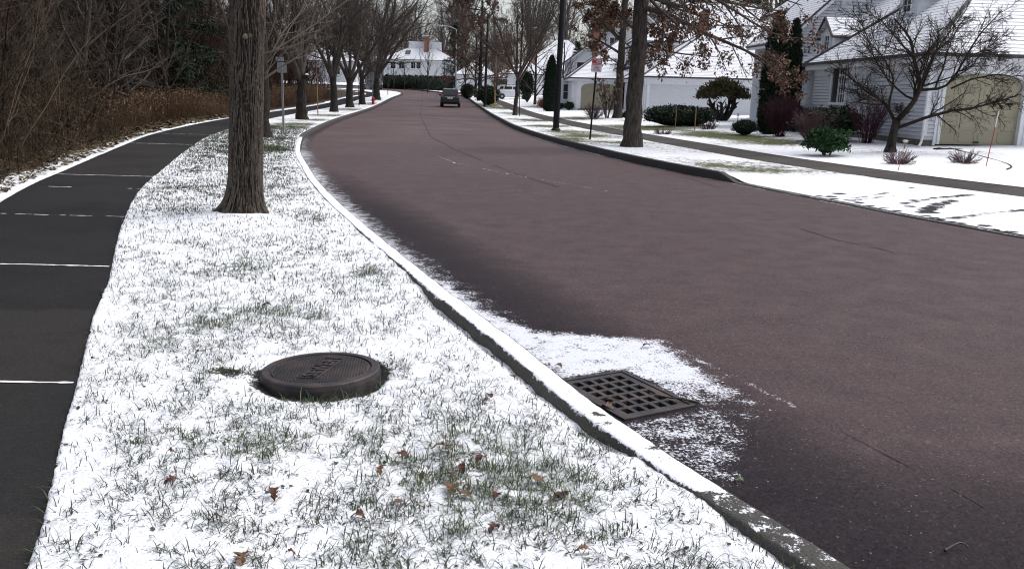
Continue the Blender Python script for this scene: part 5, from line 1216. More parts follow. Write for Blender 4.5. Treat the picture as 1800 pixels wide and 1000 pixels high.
def gable_wall(par, x0, x1, y0, y1, za, ze, zr, axis='y', mat='siding_far'):
    """a block with gable ends"""
    q = MB()
    if axis == 'y':
        xm = (x0+x1)/2; pr = [(x0, za), (x1, za), (x1, ze), (xm, zr), (x0, ze)]
        q.add([(a, y0, b) for a, b in pr]+[(a, y1, b) for a, b in pr], [(0, 1, 2, 3, 4), (9, 8, 7, 6, 5)]+[(k, (k+1) % 5, (k+1) % 5+5, k+5) for k in range(5)])
    else:
        ym = (y0+y1)/2; pr = [(y0, za), (y1, za), (y1, ze), (ym, zr), (y0, ze)]
        q.add([(x0, a, b) for a, b in pr]+[(x1, a, b) for a, b in pr], [(0, 1, 2, 3, 4), (9, 8, 7, 6, 5)]+[(k, (k+1) % 5, (k+1) % 5+5, k+5) for k in range(5)])
    return q.build('wall', MT[mat], par)

def house_near():
    e = empty('house', (13, 26.4, .3), 0, 'nearest white lap sided house with arched beige garage door and steep snowy roofs', 'house')
    th_ = R_(2.2); e.rotation_euler = (0, 0, th_); e.location = (12.38-(12.7*math.cos(th_)-26.4*math.sin(th_)), 26.4-(12.7*math.sin(th_)+26.4*math.cos(th_)), .05)
    X0, Y0, Y1, X1 = 12.7, 26.4, 35.6, 22.0; ZB, ZE = .62, 3.04
    f = MB(); f.bb(X0+.03, X0+.23, Y0+.03, Y1, -.3, ZB); f.bb(X0+.23, 13.06, Y0+.03, Y0+.23, -.3, ZB); f.bb(15.82, X1, Y0+.03, Y0+.23, -.3, ZB); f.build('foundation', MT['found'], e)
    q = MB(); lap(q, (X0, Y0), (0, 1), (-1, 0), Y1-Y0, ZB, ZE-.16); lap(q, (X0, Y0), (1, 0), (0, -1), .36, ZB, ZE-.16); lap(q, (15.82, Y0), (1, 0), (0, -1), X1-15.82, ZB, ZE-.16)
    q.bb(X0+.004, X0+.16, Y0+.004, Y1, ZB-.1, ZE-.12); q.bb(X0+.16, 13.05, Y0+.004, Y0+.1, ZB-.1, ZE-.12); q.bb(15.83, X1, Y0+.004, Y0+.1, ZB-.1, ZE-.12); q.bb(X0+.2, X1, Y1-.1, Y1, 0, ZE-.12); q.bb(X1-.1, X1, Y0+.1, Y1-.1, 0, ZE-.12)
    q.build('wall', MT['siding'], e)
    c = MB(); c.bb(X0-.03, X0+.09, Y0-.03, Y0+.0, ZB, ZE-.2); c.bb(X0-.03, X0-.0, Y0, Y0+.09, ZB, ZE-.2); c.bb(13.0, 13.07, Y0-.035, Y0+.02, .36, ZE-.2); c.bb(15.78, 15.86, Y0-.035, Y0+.02, .36, ZE-.2)
    c.bb(X0-.035, X0+.0, Y0+.09, Y1, ZE-.45, ZE-.22); c.build('corner_trim', MT['white'], e)
    garage_front(e, Y0-.012, 13.05, 15.83, 13.2, 15.62, .40, 2.52, ZE-.2)
    d = MB(); d.tube([(X0-.06, Y0+.12, ZE-.1), (X0-.06, Y0+.12, ZE-.2), (X0-.06, Y0-.06, ZE-.42), (X0-.05, Y0-.06, .62), (X0-.1, Y0-.12, .45), (X0-.30, Y0-.40, .34)], .036, 8); d.build('downspout', MT['white'], e)
    hip_roof(e, X0-.36, X1+.36, Y0-.36, Y1+.3, ZE, .79)
    window(e, (X0-.065, 32.95, 2.22), 1.30, 1.32, R_(-90), 3, 4, True)
    # house body behind: front gable wall, left slope with dormer, rear block
    gx0, gx1, gy = 12.45, 24.6, 38.3; ze, sl_ = 4.4, .94; xm = (gx0+gx1)/2
    q = MB(); zr = ze+(xm-gx0)*sl_
    lap(q, (gx0, gy), (1, 0), (0, -1), gx1-gx0, .5, zr-.15, .125, lambda z: ((0, gx1-gx0) if z < ze else ((z-ze)/sl_, gx1-gx0-(z-ze)/sl_)))
    lap(q, (gx0, 43), (0, -1), (-1, 0), 43-gy, .5, ze-.1, .125)
    q.add([(gx0+.02, gy+.02, -.3), (gx1, gy+.02, -.3), (gx1, gy+.02, ze), (xm, gy+.02, zr-.05), (gx0+.02, gy+.02, ze)], [(0, 1, 2, 3, 4)]); q.bb(gx0+.01, gx0+.2, gy+.03, 43, -.3, ze-.02); q.bb(gx1-.2, gx1, gy+.03, 43, -.3, ze-.02); q.build('wall', MT['siding'], e)
    gable_roof(e, gx0, gx1, gy, 43, ze-.32, sl_, 'y', .34)
    window(e, (13.75, gy-.065, 1.75), .62, 1.0, 0, 3, 4); window(e, (13.02, gy-.065, 1.75), .42, 1.0, 0, 1, 2)
    # connecting slope with its dormer
    s_ = .79; xa, za = 12.55, 2.92; r = RB(); xb = 18.0; zb2 = za+(xb-xa)*s_
    r.face([(xa, 35.3, za), (xb, 35.3, zb2), (xb, gy-.03, zb2), (xa, gy-.03, za)]); r.build('roof', MT['roof'], e)
    t = MB(); t.bb(xa+.02, xa+.14, 35.95, gy-.04, za-.22, za-.02); t.build('fascia', MT['white'], e); t = MB(); t.tube([(xa, 35.95, za), (xa, gy-.04, za)], .07, 6); t.build('gutter', MT['darktrim'], e)
    block(e, 13.0, 18, 35.95, gy-.1, .3, za-.1, 'siding')
    dx0, dy0, dy1, dz0, dz1 = 13.55, 36.1, 37.5, 3.6, 4.28
    dm = MB(); dm.add([(dx0, dy0, dz0-.2), (dx0, dy1, dz0-.2), (dx0, dy1, dz1), (dx0, (dy0+dy1)/2, dz1+.62), (dx0, dy0, dz1)]+[(17.0, dy0, dz0-.2), (17.0, dy1, dz0-.2), (17.0, dy1, dz1), (17.0, (dy0+dy1)/2, dz1+.62), (17.0, dy0, dz1)], [(0, 1, 2, 3, 4), (9, 8, 7, 6, 5)]+[(k, (k+1) % 5, (k+1) % 5+5, k+5) for k in range(5)])
    dor = dm.build('dormer', MT['siding_far'], e)
    ym = (dy0+dy1)/2; r = RB(); dt = MB(); zk = dz1+.62+.08
    for sgn, ye in ((-1, dy0-.2), (1, dy1+.2)):
        zz = zk-(ym-dy0+.2)*.88; r.face([(dx0-.22, ye, zz), (dx0-.22, ym, zk), (17.4, ym, zk), (17.4, ye, zz)]); dt.tube([(dx0-.22, ye, zz), (dx0-.22, ym, zk)], .05, 5); dt.tube([(dx0-.22, ye, zz-.03), (17.2, ye, zz-.03)], .06, 5)
    ro = r.build('dormer_roof', MT['roof'], dor); dt.build('roof_edge', MT['darktrim'], ro)
    window(dor, (dx0-.02, ym, dz0+.32), .50, .60, R_(-90), 2, 3); cb = MB()
    for yy in (dy0+.08, dy1-.08): cb.bb(dx0-.05, dx0-.004, yy-.09, yy+.09, dz0-.1, dz1); 
    cb.bb(dx0-.055, dx0-.004, dy0, dy1, dz1-.02, dz1+.12); cb.build('corner_trim', MT['white'], dor)
    # a second dormer higher on the garage slope, seen as grey wedges at the top
    dm = MB(); dm.add([(14.3, 31.0, 4.5), (14.3, 32.4, 4.5), (14.3, 32.4, 5.55), (14.3, 31.7, 6.1), (14.3, 31.0, 5.55), (17, 31.0, 4.5), (17, 32.4, 4.5), (17, 32.4, 5.55), (17, 31.7, 6.1), (17, 31.0, 5.55)], [(0, 1, 2, 3, 4), (9, 8, 7, 6, 5)]+[(k, (k+1) % 5, (k+1) % 5+5, k+5) for k in range(5)])
    dor = dm.build('dormer', MT['siding_far'], e); r = RB(); dt = MB()
    for ye in (30.8, 32.6):
        r.face([(14.08, ye, 5.42), (14.08, 31.7, 6.2), (17.3, 31.7, 6.2), (17.3, ye, 5.42)]); dt.tube([(14.08, ye, 5.40), (17.2, ye, 5.40)], .06, 5); dt.tube([(14.08, ye, 5.42), (14.08, 31.7, 6.2)], .05, 5)
    ro = r.build('dormer_roof', MT['roof'], dor); dt.build('roof_edge', MT['darktrim'], ro); window(dor, (14.28, 31.7, 5.1), .58, .7, R_(-90), 2, 3)
    # rear block
    block(e, 16.6, 25, 43.6, 54, .3, 6.4); hip_roof(e, 16.2, 25.4, 43.4, 54.4, 6.5, .8)
    chimney(e, 18.6, 47.0, .7, .9, 6, 10.6)
    # low wall of the entrance corner
    return e
house_near()

def house_middle():
    e = empty('house', (-.5, 0, -.1), 0, 'middle white house with long blank wall, beige arched garage and tall brick chimneys', 'house')
    ze = 3.1
    block(e, 9.3, 27, 60.4, 72, 0, ze-.1, 'siding_far'); hip_roof(e, 8.95, 27.3, 60.05, 72.4, ze, .64)
    q = MB(); q.bb(9.42, 9.62, 60.36, 60.4, .2, ze-.25); q.bb(9.26, 9.3, 60.36, 60.6, .2, ze-.25); q.bb(9.22, 26, 60.345, 60.4, ze-.5, ze-.24); q.build('corner_trim', MT['white'], e)
    q = MB(); q.bb(9.2, 26, 60.33, 60.4, -.2, .3); q.build('foundation', MT['found'], e)
    gy = 74.0
    block(e, 5.1, 5.7, gy, gy+10, .2, ze-.1, 'siding_far'); block(e, 5.7, 9.4, gy+.3, gy+10, .2, ze-.1, 'siding_far'); garage_front(e, gy-.02, 5.5, 9.3, 5.87, 8.85, .60, 2.72, ze-.2)
    hip_roof(e, 4.75, 14, gy-.4, gy+11, ze+.05, .75)
    d = MB(); d.tube([(9.24, 60.5, ze-.2), (9.2, 60.5, .5)], .05, 6); d.build('downspout', MT['white'], e)
    # taller body behind
    gable_wall(e, 5.6, 18, 84.6, 96, .3, 5.2, 5.2+6.2*.75); gable_roof(e, 5.6, 18, 84.6, 96, 5.0, .75, 'y', .35)
    window(e, (6.5, 84.56, 4.1), .7, 1.4, 0, 1, 2); window(e, (9.6, 84.56, 6.6), .8, 1.1, 0, 2, 2)
    block(e, 10.5, 26, 74.5, 84, .3, 6.2); hip_roof(e, 10.1, 26.4, 74.1, 84.4, 6.3, .72)
    block(e, 4.3, 5.6, 80, 92, .3, 3.2); window(e, (4.95, 79.97, 2.0), .5, 1.3, 0, 1, 2)
    chimney(e, 7.5, 80.5, .52, .8, 4.6, 8.55); chimney(e, 15.1, 70.5, .62, .9, 5.2, 8.4); chimney(e, 11.4, 83.0, .6, .9, 6, 9.6)
    return e
house_middle()
def house_c():
    e = empty('house', (-.9, 0, 0), 0, 'white house farther along the street behind the parked white car, two slim brick chimneys', 'house')
    zb = 1.2; y = 118
    block(e, -.5, 4.6, y, y+12, zb-.5, zb+2.9); q = MB(); q.bb(2.05, 4.5, y-.06, y+.02, zb+.05, zb+2.1); q.build('garage_door', MT['white'], e); hip_roof(e, -.9, 5.0, y-.4, y+12.4, zb+3.0, .7)
    block(e, 1.2, 14, 131, 142, zb-.5, zb+3.9); hip_roof(e, .8, 14.4, 130.6, 142.4, zb+4.0, .8)
    window(e, (1.0, y-.03, zb+1.5), .8, 1.2, 0, 2, 2)
    chimney(e, 3.05, 121.5, .6, .8, zb+2.6, zb+9.0); chimney(e, -.45, 126.0, .6, .8, zb+2.6, zb+8.6)
    return e
house_c()
def house_d():
    e = empty('house', (-.4, 0, 0), 0, 'small white hip roofed garage house at the bend, right of the grey street lamp', 'house')
    zb = 1.6; y = 139
    block(e, -9.3, -3.4, y, y+9, zb-.5, zb+2.7); hip_roof(e, -9.8, -2.9, y-.4, y+9.4, zb+2.75, .72)
    q = MB()
    for x in (-8.0, -5.6): q.bb(x-.95, x+.95, y-.06, y+.02, zb+.1, zb+2.2)
    q.build('garage_door', MT['white'], e)
    block(e, -3.4, 3.5, y+3, y+12, zb-.5, zb+2.4, 'darktrim', 'porch_wall'); hip_roof(e, -3.9, 4, y+2.5, y+12.5, zb+2.5, .6)
    return e
house_d()
def house_e():
    e = empty('house', (0, 0, 0), 0, 'far two storey white house with sweeping snowy roof and red chimney at the street end', 'house')
    y = 172; zb = float(z0(y)); x0, x1 = -26.3, -12.2; ze = 7.4
    block(e, x0, x1, y, y+11, zb-.6, ze); ro = hip_roof(e, x0-.5, x1+.5, y-.5, y+11.5, ze+.1, .52)
    for px in (691, 706, 727, 735): 
        p = dep(px, 115, y); window(e, (p[0], y-.04, p[2]), .95, 1.25, 0, 2, 2)
    q = RB(); q.box(-21.9, -15.5, y+4.0, y+6.5, 9.4, 11.2); q.build('roof', MT['roof'], e)
    chimney(e, -18.2, y+3.0, .85, .9, 8, 12.0)
    p = dep(717, 92, y+2); k = MB(); k.add([(p[0]-.5, y+1.55, ze+1.13), (p[0]+.5, y+1.55, ze+1.13), (p[0]+.5, y+3.0, ze+1.89), (p[0]-.5, y+3.0, ze+1.89), (p[0]-.5, y+1.5, ze+1.25), (p[0]+.5, y+1.5, ze+1.25), (p[0]+.5, y+2.95, ze+2.0), (p[0]-.5, y+2.95, ze+2.0)], [(4, 5, 6, 7), (0, 1, 5, 4), (1, 2, 6, 5), (2, 3, 7, 6), (3, 0, 4, 7)]); k.build('skylight', MT['glass'], ro)
    return e
house_e()
def house_f():
    e = empty('house', (0, 0, 0), 0, 'white house with dark windows glimpsed between the far left trees', 'house')
    y = 168; zb = float(z0(y)); block(e, -42, -31, y, y+10, zb-.5, 6.6); hip_roof(e, -42.5, -30.5, y-.5, y+10.5, 6.7, .6)
    for x in (-38.5, -34.5): window(e, (x, y-.04, 4.9), .9, 1.2, 0, 2, 2)
house_f()

# ------------------------------------------------------------------ cars
def car(loc, heading, paint, label, suv=True):
    e = empty('parked_car' if paint == 'carwhite' else 'car', loc, heading, label, 'car')
    W_ = .90
    S_ = [(-2.20, .42, .86, .80), (-2.14, .34, .98, .86), (-1.9, .30, 1.06, .90), (-1.0, .26, 1.05, .91), (0, .25, 1.02, .91), (.9, .26, 1.00, .90), (1.6, .30, .92, .87), (2.05, .36, .82, .80), (2.2, .45, .70, .68)]
    V = []; n = 10
    for x, zb, zt, w in S_:
        for y, z in ((-w*.75, zb), (-w*.97, zb+.10), (-w, zb+(zt-zb)*.55), (-w*.97, zt-.05), (-w*.86, zt), (w*.86, zt), (w*.97, zt-.05), (w, zb+(zt-zb)*.55), (w*.97, zb+.10), (w*.75, zb)): V.append((x, y, z))
    Fc = [(i*n+k, i*n+(k+1) % n, (i+1)*n+(k+1) % n, (i+1)*n+k) for i in range(len(S_)-1) for k in range(n)]+[tuple(range(n-1, -1, -1)), tuple(range((len(S_)-1)*n, len(S_)*n))]
    q = MB(); q.add(V, Fc)
    # cabin
    cb = [(-2.08, 1.02, .80), (-1.82, 1.60, .64), (-1.5, 1.66, .63), (-.3, 1.69, .64), (.35, 1.63, .62), (1.05, 1.00, .76)]
    q.add([(x, s*w if k else s*w, z) for x, z, w in cb for k, s in enumerate((-1, 1))]+[(x, s*.82, .95) for x, z, w in cb for s in (-1, 1)],
          [(2*i, 2*i+1, 2*i+3, 2*i+2) for i in range(5)]+[(2*i+12, 2*i, 2*i+2, 2*i+14) for i in range(5)]+[(2*i+1, 2*i+13, 2*i+15, 2*i+3) for i in range(5)]+[(0, 12, 13, 1)])
    body = q.build('body', MT[paint], e, smooth=False)
    g_ = MB(); g_.poly([(-2.085, -.66, 1.10), (-2.085, .66, 1.10), (-1.87, .56, 1.54), (-1.87, -.56, 1.54)]); g_.build('rear_window', MT['glass'], e)
    g_ = MB(); g_.poly([(.98, -.66, 1.08), (.98, .66, 1.08), (.44, .55, 1.58), (.44, -.55, 1.58)]); g_.build('windscreen', MT['glass'], e)
    for s in (-1, 1):
        g_ = MB()
        for a, b, c, d in ((-1.70, -1.18, -1.48, -1.14), (-1.08, -.15, -1.05, -.13), (-.05, .74, -.03, .30)): g_.poly([(a, s*.795, 1.17), (b, s*.785, 1.17), (d, s*.70, 1.48), (c, s*.70, 1.48)])
        g_.build('side_window', MT['glass'], e)
        q = MB(); q.box((.72, s*1.0, 1.08), (.12, .2, .14)); q.build('mirror', MT['carplastic'], e, bevel=.02)
        q = MB(); q.box((-2.08, s*.70, .98), (.10, .22, .34), 0, .8); q.build('taillight', MT['redlens'], e, bevel=.015)
        q = MB(); q.box((2.02, s*.60, .72), (.16, .3, .14)); q.build('headlight', MT['whitelens'], e, bevel=.015)
        q = MB(); q.tube([(-1.5, s*.60, 1.70), (.2, s*.60, 1.71)], .02, 5); q.build('roof_rail', MT['carplastic'], e)
        for x in (-1.32, 1.38):
            q = MB(); q.lathe([(.21, -.11), (.32, -.115), (.345, -.08), (.345, .08), (.32, .115), (.21, .11)], (x, s*.80, .345), 20, 'y'); w = q.build('wheel', MT['rubber'], e, smooth=False)
            q = MB(); q.lathe([(.21, -.10), (.05, -.112), (.05, .112), (.21, .10)], (x, s*.805, .345), 10, 'y'); q.build('rim', MT['rim'], w)
    q = MB(); q.box((-2.16, 0, .52), (.16, 1.5, .22)); q.build('bumper', MT['carplastic'], e, bevel=.03)
    q = MB(); q.box((-2.195, 0, .82), (.02, .5, .13)); q.build('licence_plate', MT['signwhite'], e)
    q = MB(); q.box((-2.17, 0, .93), (.03, .9, .045)); q.build('tailgate_trim', MT['rim'], e)
    return e
b0 = at(789, 189.5); car((b0[0], b0[1]+2.0, float(z0(b0[1]+2))), R_(93), 'carblack', 'dark sport utility car driving away along the middle of the street')
b0 = at(884, 174.5); car((b0[0]+1.2, b0[1], b0[2]), R_(2), 'carwhite', 'white sport utility car parked side on in a driveway on the right')
b0 = at(655, 158); car((b0[0], b0[1], float(z0(b0[1]))), R_(120), 'carblack', 'dark car with a red tail light half hidden behind the far left trunks')

# ------------------------------------------------------------------ poles, signs and small street things
def lamp_post(px, py, h, r, arm, mat, label, y=None, roll=0):
    b0 = at(px, py); e = empty('street_lamp', b0, 0, label, 'lamp post')
    q = MB(); q.tube([(0, 0, -.1), (0, 0, .02), (0, 0, h*.5), (0, 0, h)], [r, r, r*.86, r*.62], 12); q.build('pole', MT[mat], e, smooth=False)
    q = MB(); q.lathe([(r*1.5, -.05), (r*1.5, .04), (r*1.15, .10), (r*1.02, .12)], (0, 0, 0), 14); q.build('base', MT[mat], e)
    q = MB(); a = arm; q.tube([(0, 0, h-.05), (a[0]*.4, a[1]*.4, h+.30), (a[0]*.8, a[1]*.8, h+.42), (a[0], a[1], h+.42)], r*.42, 8); q.build('arm', MT[mat], e)
    q = MB(); q.box((a[0]*1.12, a[1]*1.12, h+.41), (.55, .26, .14), math.atan2(a[1], a[0]), .7); l = q.build('lamp_head', MT[mat], e, bevel=.03)
    q = MB(); q.box((a[0]*1.12, a[1]*1.12, h+.325), (.34, .18, .03), math.atan2(a[1], a[0])); q.build('lens', MT['whitelens'], l)
    return e
e = lamp_post(977, 230, 8.5, .135, (-1.6, .5), 'black', 'tall black lamp post nearest on the right verge, beside the sidewalk'); e.rotation_euler = (0, R_(.9), 0)
e = lamp_post(852, 188, 8.3, .13, (-1.4, .3), 'black', 'farther black lamp post on the right verge beside the tan wrapped tree'); e.rotation_euler = (0, R_(1.0), 0)
lamp_post(801, 166, 8.7, .125, (-1.9, -.4), 'galv', 'pale grey street lamp with a curved arm at the far bend, behind the dark car')
def sign(px, py, h, w, ph, r, label, face='signwhite', lean=0, mat='black', back=False, writing=False, rz=0, second=False):
    b0 = at(px, py); e = empty('street_sign', b0, rz, label, 'sign'); e.rotation_euler = (0, R_(lean), rz)
    q = MB(); q.bb(-r, r, -.008, .012, -.1, h); q.bb(-r, -r+.008, .012, r*1.3, -.1, h); q.bb(r-.008, r, .012, r*1.3, -.1, h); q.build('post', MT[mat], e)
    q = MB(); rr = .03; X, Z = w/2, ph/2; pts = []
    for cx, cz, a0 in ((X-rr, Z-rr, 0), (-X+rr, Z-rr, 90), (-X+rr, -Z+rr, 180), (X-rr, -Z+rr, 270)):
        for k in range(4): a = R_(a0+k*30); pts.append((cx+rr*math.cos(a), -.014, h-ph/2+cz+rr*math.sin(a)))
    n = len(pts); q.add(pts+[(a, -.010, c) for a, b, c in pts], [tuple(range(n)), tuple(range(2*n-1, n-1, -1))]+[(i, i+n, (i+1) % n+n, (i+1) % n) for i in range(n)])
    p = q.build('panel', MT[face], e)
    if back:
        q = MB(); q.box((0, .014, h-ph*.2), (.03, .012, .03)); q.box((0, .014, h-ph*.8), (.03, .012, .03)); q.build('bolt', MT['galv'], p)
    if second:
        q = MB(); q.box((.06, -.012, h+.10), (w*.85, .006, .14)); q.build('panel', MT[face], e)
    if writing:
        zc = h-ph/2; q = MB(); q.bb(-w*.46, w*.46, -.017, -.0145, zc+ph*.10, zc+ph*.46); q.build('red_band', MT['signred'], p)
        t = MB(); t.bb(-w*.06, w*.40, -.0195, -.0175, zc+ph*.33, zc+ph*.40); t.bb(-w*.06, w*.40, -.0195, -.0175, zc+ph*.19, zc+ph*.26); t.bb(-w*.36, -w*.16, -.0195, -.0175, zc+ph*.36, zc+ph*.40); t.build('white_marks', MT['signwhite'], p)
        t = MB(); t.bb(-w*.44, w*.44, -.017, -.0145, zc+ph*.02, zc+ph*.06)
        for zz, a, b in ((-.08, -.18, .14), (-.17, -.25, .22), (-.28, -.1, .28), (-.36, -.3, -.05), (-.36, .08, .36)): t.bb(w*a, w*b, -.017, -.0145, zc+ph*(zz-.022), zc+ph*(zz+.022))
        t.build('dark_marks', MT['signred'], p)
    return e
sign(1037, 245, 2.74, .36, .46, .030, 'red and white parking sign on a leaning dark post, right verge', lean=2.6, mat='black', writing=True)
sign(499, 235, 2.28, .31, .33, .030, 'back of a grey sign on a galvanised post, left strip beside the big tree', 'galv', mat='galv', back=True, rz=R_(180), second=True)
sign(838, 176, 3.0, .30, .46, .03, 'small white sign on a slim post in front of the distant rusty oak', mat='galv')
sign(655, 183, 2.9, .34, .80, .035, 'narrow grey sign back on a post just behind the red hydrant', 'galv', mat='galv', back=True, rz=R_(180))
b0 = at(848, 170); e = empty('yard_sign', b0, 0, 'low red and white panel sign behind the farther black lamp post', 'sign'); q = MB(); q.box((0, 0, .95), (1.1, .05, .75)); q.build('panel', MT['signwhite'], e, bevel=.01)
q = MB(); q.box((0, -.03, 1.05), (.8, .012, .28)); q.box((-.1, -.03, .75), (.6, .012, .12)); q.build('red_marks', MT['signred'], e); q = MB(); [q.tube([(s*.45, .04, -.1), (s*.45, .04, 1.3)], .03, 6) for s in (-1, 1)]; q.build('posts', MT['wood'], e)
def hydrant():
    b0 = at(656, 184); e = empty('fire_hydrant', b0, R_(20), 'red fire hydrant on the left strip near the bend', 'hydrant')
    q = MB(); q.lathe([(.17, -.05), (.17, .03), (.12, .04), (.115, .10), (.125, .45), (.15, .46), (.15, .50), (.13, .51)], (0, 0, 0), 16); q.build('barrel', MT['red'], e)
    q = MB(); q.lathe([(.14, .512), (.135, .56), (.10, .63), (.05, .66), (.035, .66), (.035, .72), (.02, .72)], (0, 0, 0), 16); q.build('bonnet', MT['red'], e)
    for a in (0, 90, 180):
        c, s = math.cos(R_(a)), math.sin(R_(a)); q = MB(); q.tube([(c*.11, s*.11, .38), (c*.17, s*.17, .38), (c*.17, s*.17, .38), (c*.21, s*.21, .38)], [.05, .05, .065, .065], 10); q.build('nozzle_cap', MT['red'], e)
hydrant()
stake(1187, 224, .98, .022, 'wood', 'left of the two thin wooden stakes before the clipped hedge')
stake(1221, 229, 1.0, .022, 'wood', 'right of the two thin wooden stakes before the clipped hedge')
stake(1733, 292, 1.22, .010, 'red', 'thin red snow stake with a pale tip, before the near garage door', .09, ('signwhite', .28))
stake(1579, 300, .42, .008, 'signred', 'short thin reddish stake at the foot of the ornamental tree', .05)
stake(697, 156, 2.2, .06, 'signwhite', 'thin white post before the far hedge')
def path_light(px, py, h, label):
    b0 = at(px, py); e = empty('path_light', b0, 0, label, 'garden light'); q = MB(); q.tube([(0, 0, -.05), (0, 0, h*.7)], .02, 7); q.build('post', MT['wood'], e)
    q = MB(); q.lathe([(.06, h*.7), (.06, h*.9), (.10, h*.92), (.03, h)], (0, 0, 0), 12); q.build('lamp_head', MT['signwhite'], e)
path_light(1296, 220, .62, 'small white topped garden light left of the round boxwood')
path_light(1590, 262, .26, 'small tan garden light at the foundation beside the downspout')
def edging():
    P = [at(px, py) for px, py in ((1642, 262), (1662, 259), (1690, 266), (1720, 274), (1750, 282), (1772, 289), (1780, 294), (1770, 298))]
    c = np.array(P)-P[0]; A, R = poly_r(c+np.array([0, 0, .0]), .022, .02, 40); e = tube_obj('garden_edging', [(A, R, 6)], MT['black']); e.location = P[0]; tag(e, 'curved black garden edging between the snowy bed and the near driveway', 'edging')
edging()
q = MB(); b0 = at(1640, 262); q.box((.35, -.2, .0), (.8, .2, .07)); e = q.build('drain_trough', MT['black'], None, bevel=.02); e.location = b0; tag(e, 'dark trough on the ground below the downspout by the near garage', 'trough')

# ------------------------------------------------------------------ fallen leaves and sticks
def leaf_mesh(seed, L=.1, curl=.5):
    rs = np.random.RandomState(seed); n = 13; t = np.linspace(0, 1, n)
    w = np.array([.02, .04, .17, .09, .27, .13, .36, .16, .31, .14, .20, .09, .0])*(.8+.4*rs.rand(n)); dx = np.array([0, 0, .07, -.02, .08, -.02, .09, 0, .09, 0, .06, 0, 0])
    a = rs.uniform(-1, 1)*.5
    V = []
    for k in range(n):
        x = t[k]*L; bend = a*.3*L*math.sin(t[k]*3)
        for s in (-1, 0, 1):
            y = s*w[k]*L*(1.0 if s else 0); z = curl*(abs(y)**1.5)*1.1+.009*math.sin(t[k]*3.3)*(1+curl)+(rs.randn()*.003 if s else 0)
            V.append((x+abs(s)*dx[k]*L-L/2, y+bend, z))
    Fc = []
    for k in range(n-1): Fc += [(3*k, 3*k+1, 3*k+4, 3*k+3), (3*k+1, 3*k+2, 3*k+5, 3*k+4)]
    q = MB(); q.add(V, Fc); q.tube([(-L/2, V[1][1], V[1][2]), (-L*.72, V[1][1]+.004, .003)], .0012, 4)
    return q
MT['leaf_red'] = simple('red_brown_leaf', (.075, .030, .019), .6, .35, 40, spec=.25)
MT['leaf_tan'] = simple('tan_leaf', (.135, .075, .042), .6, .3, 40, spec=.25)
MT['leaf_dark'] = simple('dark_leaf', (.035, .022, .018), .6, .3, 40)
LV = [(776, 789, .125, 'leaf_tan', 'largest tan oak leaf, standing curled in the near grass'), (708, 803, .095, 'leaf_red', 'red brown oak leaf just left of the largest tan leaf'), (675, 826, .09, 'leaf_tan', 'pale tan lobed leaf left of the leaf cluster'),
      (786, 840, .10, 'leaf_red', 'flat red brown leaf just below the largest tan leaf'), (797, 860, .12, 'leaf_tan', 'spiky tan leaf over a second leaf in the grass'), (814, 872, .09, 'leaf_tan', 'tan leaf tucked under the spiky leaf'), (863, 697, .085, 'leaf_red', 'reddish oak leaf alone between the manhole and the storm drain'),
      (486, 868, .10, 'leaf_red', 'long red brown leaf left of the grass patch, below the manhole'), (302, 847, .08, 'leaf_red', 'small brown leaf on the left part of the near lawn'), (424, 983, .10, 'leaf_tan', 'orange brown leaf at the bottom edge of the lawn'), (630, 912, .085, 'leaf_red', 'dark red leaf beside clover, lower middle of the lawn'),
      (983, 872, .12, 'leaf_red', 'curled dark brown leaf near the kerb, right of the grass'), (940, 842, .10, 'leaf_tan', 'pale brown spiky leaf left of the curled dark leaf'), (868, 932, .08, 'leaf_red', 'small red leaf low in the green patch'), (1024, 968, .085, 'leaf_tan', 'tan leaf upright in the snow near the bare kerb end'),
      (523, 447, .09, 'leaf_red', 'reddish leaf stuck up in the lawn beyond the manhole'), (470, 536, .09, 'leaf_red', 'brown leaf in the thin grass near the path'), (380, 915, .07, 'leaf_red', None), (872, 874, .085, 'leaf_red', None), (703, 884, .08, 'leaf_tan', None), (745, 838, .06, 'leaf_red', None), (815, 822, .08, 'leaf_red', None), (845, 808, .08, 'leaf_red', None), (515, 728, .06, 'leaf_red', None), (985, 715, .07, 'leaf_tan', None), (300, 795, .05, 'leaf_red', None), (350, 620, .06, 'leaf_red', None), (580, 512, .05, 'leaf_red', None), (510, 975, .05, 'leaf_red', None),
      (898, 664, .07, 'leaf_tan', 'tan leaf in the litter gathered at the kerb by the drain'), (912, 660, .06, 'leaf_red', 'red leaf in the litter gathered at the kerb by the drain'), (1137, 611, .08, 'leaf_dark', 'dark star shaped leaf on the snowy road above the drain'), (982, 646, .07, 'leaf_tan', 'narrow tan leaf on the road snow beside the kerb'), (1068, 719, .11, 'leaf_tan', 'pale leaf caught in the storm drain bars'), (1300, 846, .06, 'olive_leaf', 'small green leaf on the wet road by the kerb end'), (865, 630, .05, 'leaf_dark', 'tiny dark leaf on the snow beside the kerb')]
MT['olive_leaf'] = simple('green_leaf', (.06, .08, .02), .5, .3, 40)
LEAVES = []
rs = np.random.RandomState(8)
for i, (px, py, L, mt, lb) in enumerate(LV):
    q = leaf_mesh(500+i, L*.80, .4+rs.rand()); p = np.array(gr(px, py)); onroad = p[0] > CL(p[1])-.155
    z = (float(lawn_z(p[0], p[1]))+.012) if not onroad else .008
    if not onroad: d = ray(px, py); t_ = (z-HEYE)/d[2]; p = d[:2]*t_
    o = q.build('fallen_leaf', MT[mt], None, fixn=False); o.location = (p[0], p[1], z); o.rotation_euler = (rs.randn()*.16, rs.randn()*.16, rs.rand()*6.28)
    tag(o, lb or 'small brown leaf lying flat among the grass blades of the near lawn', 'leaf', 'small fallen leaves' if lb is None else 'fallen leaves on the near lawn' if not onroad else 'fallen leaves by the road')
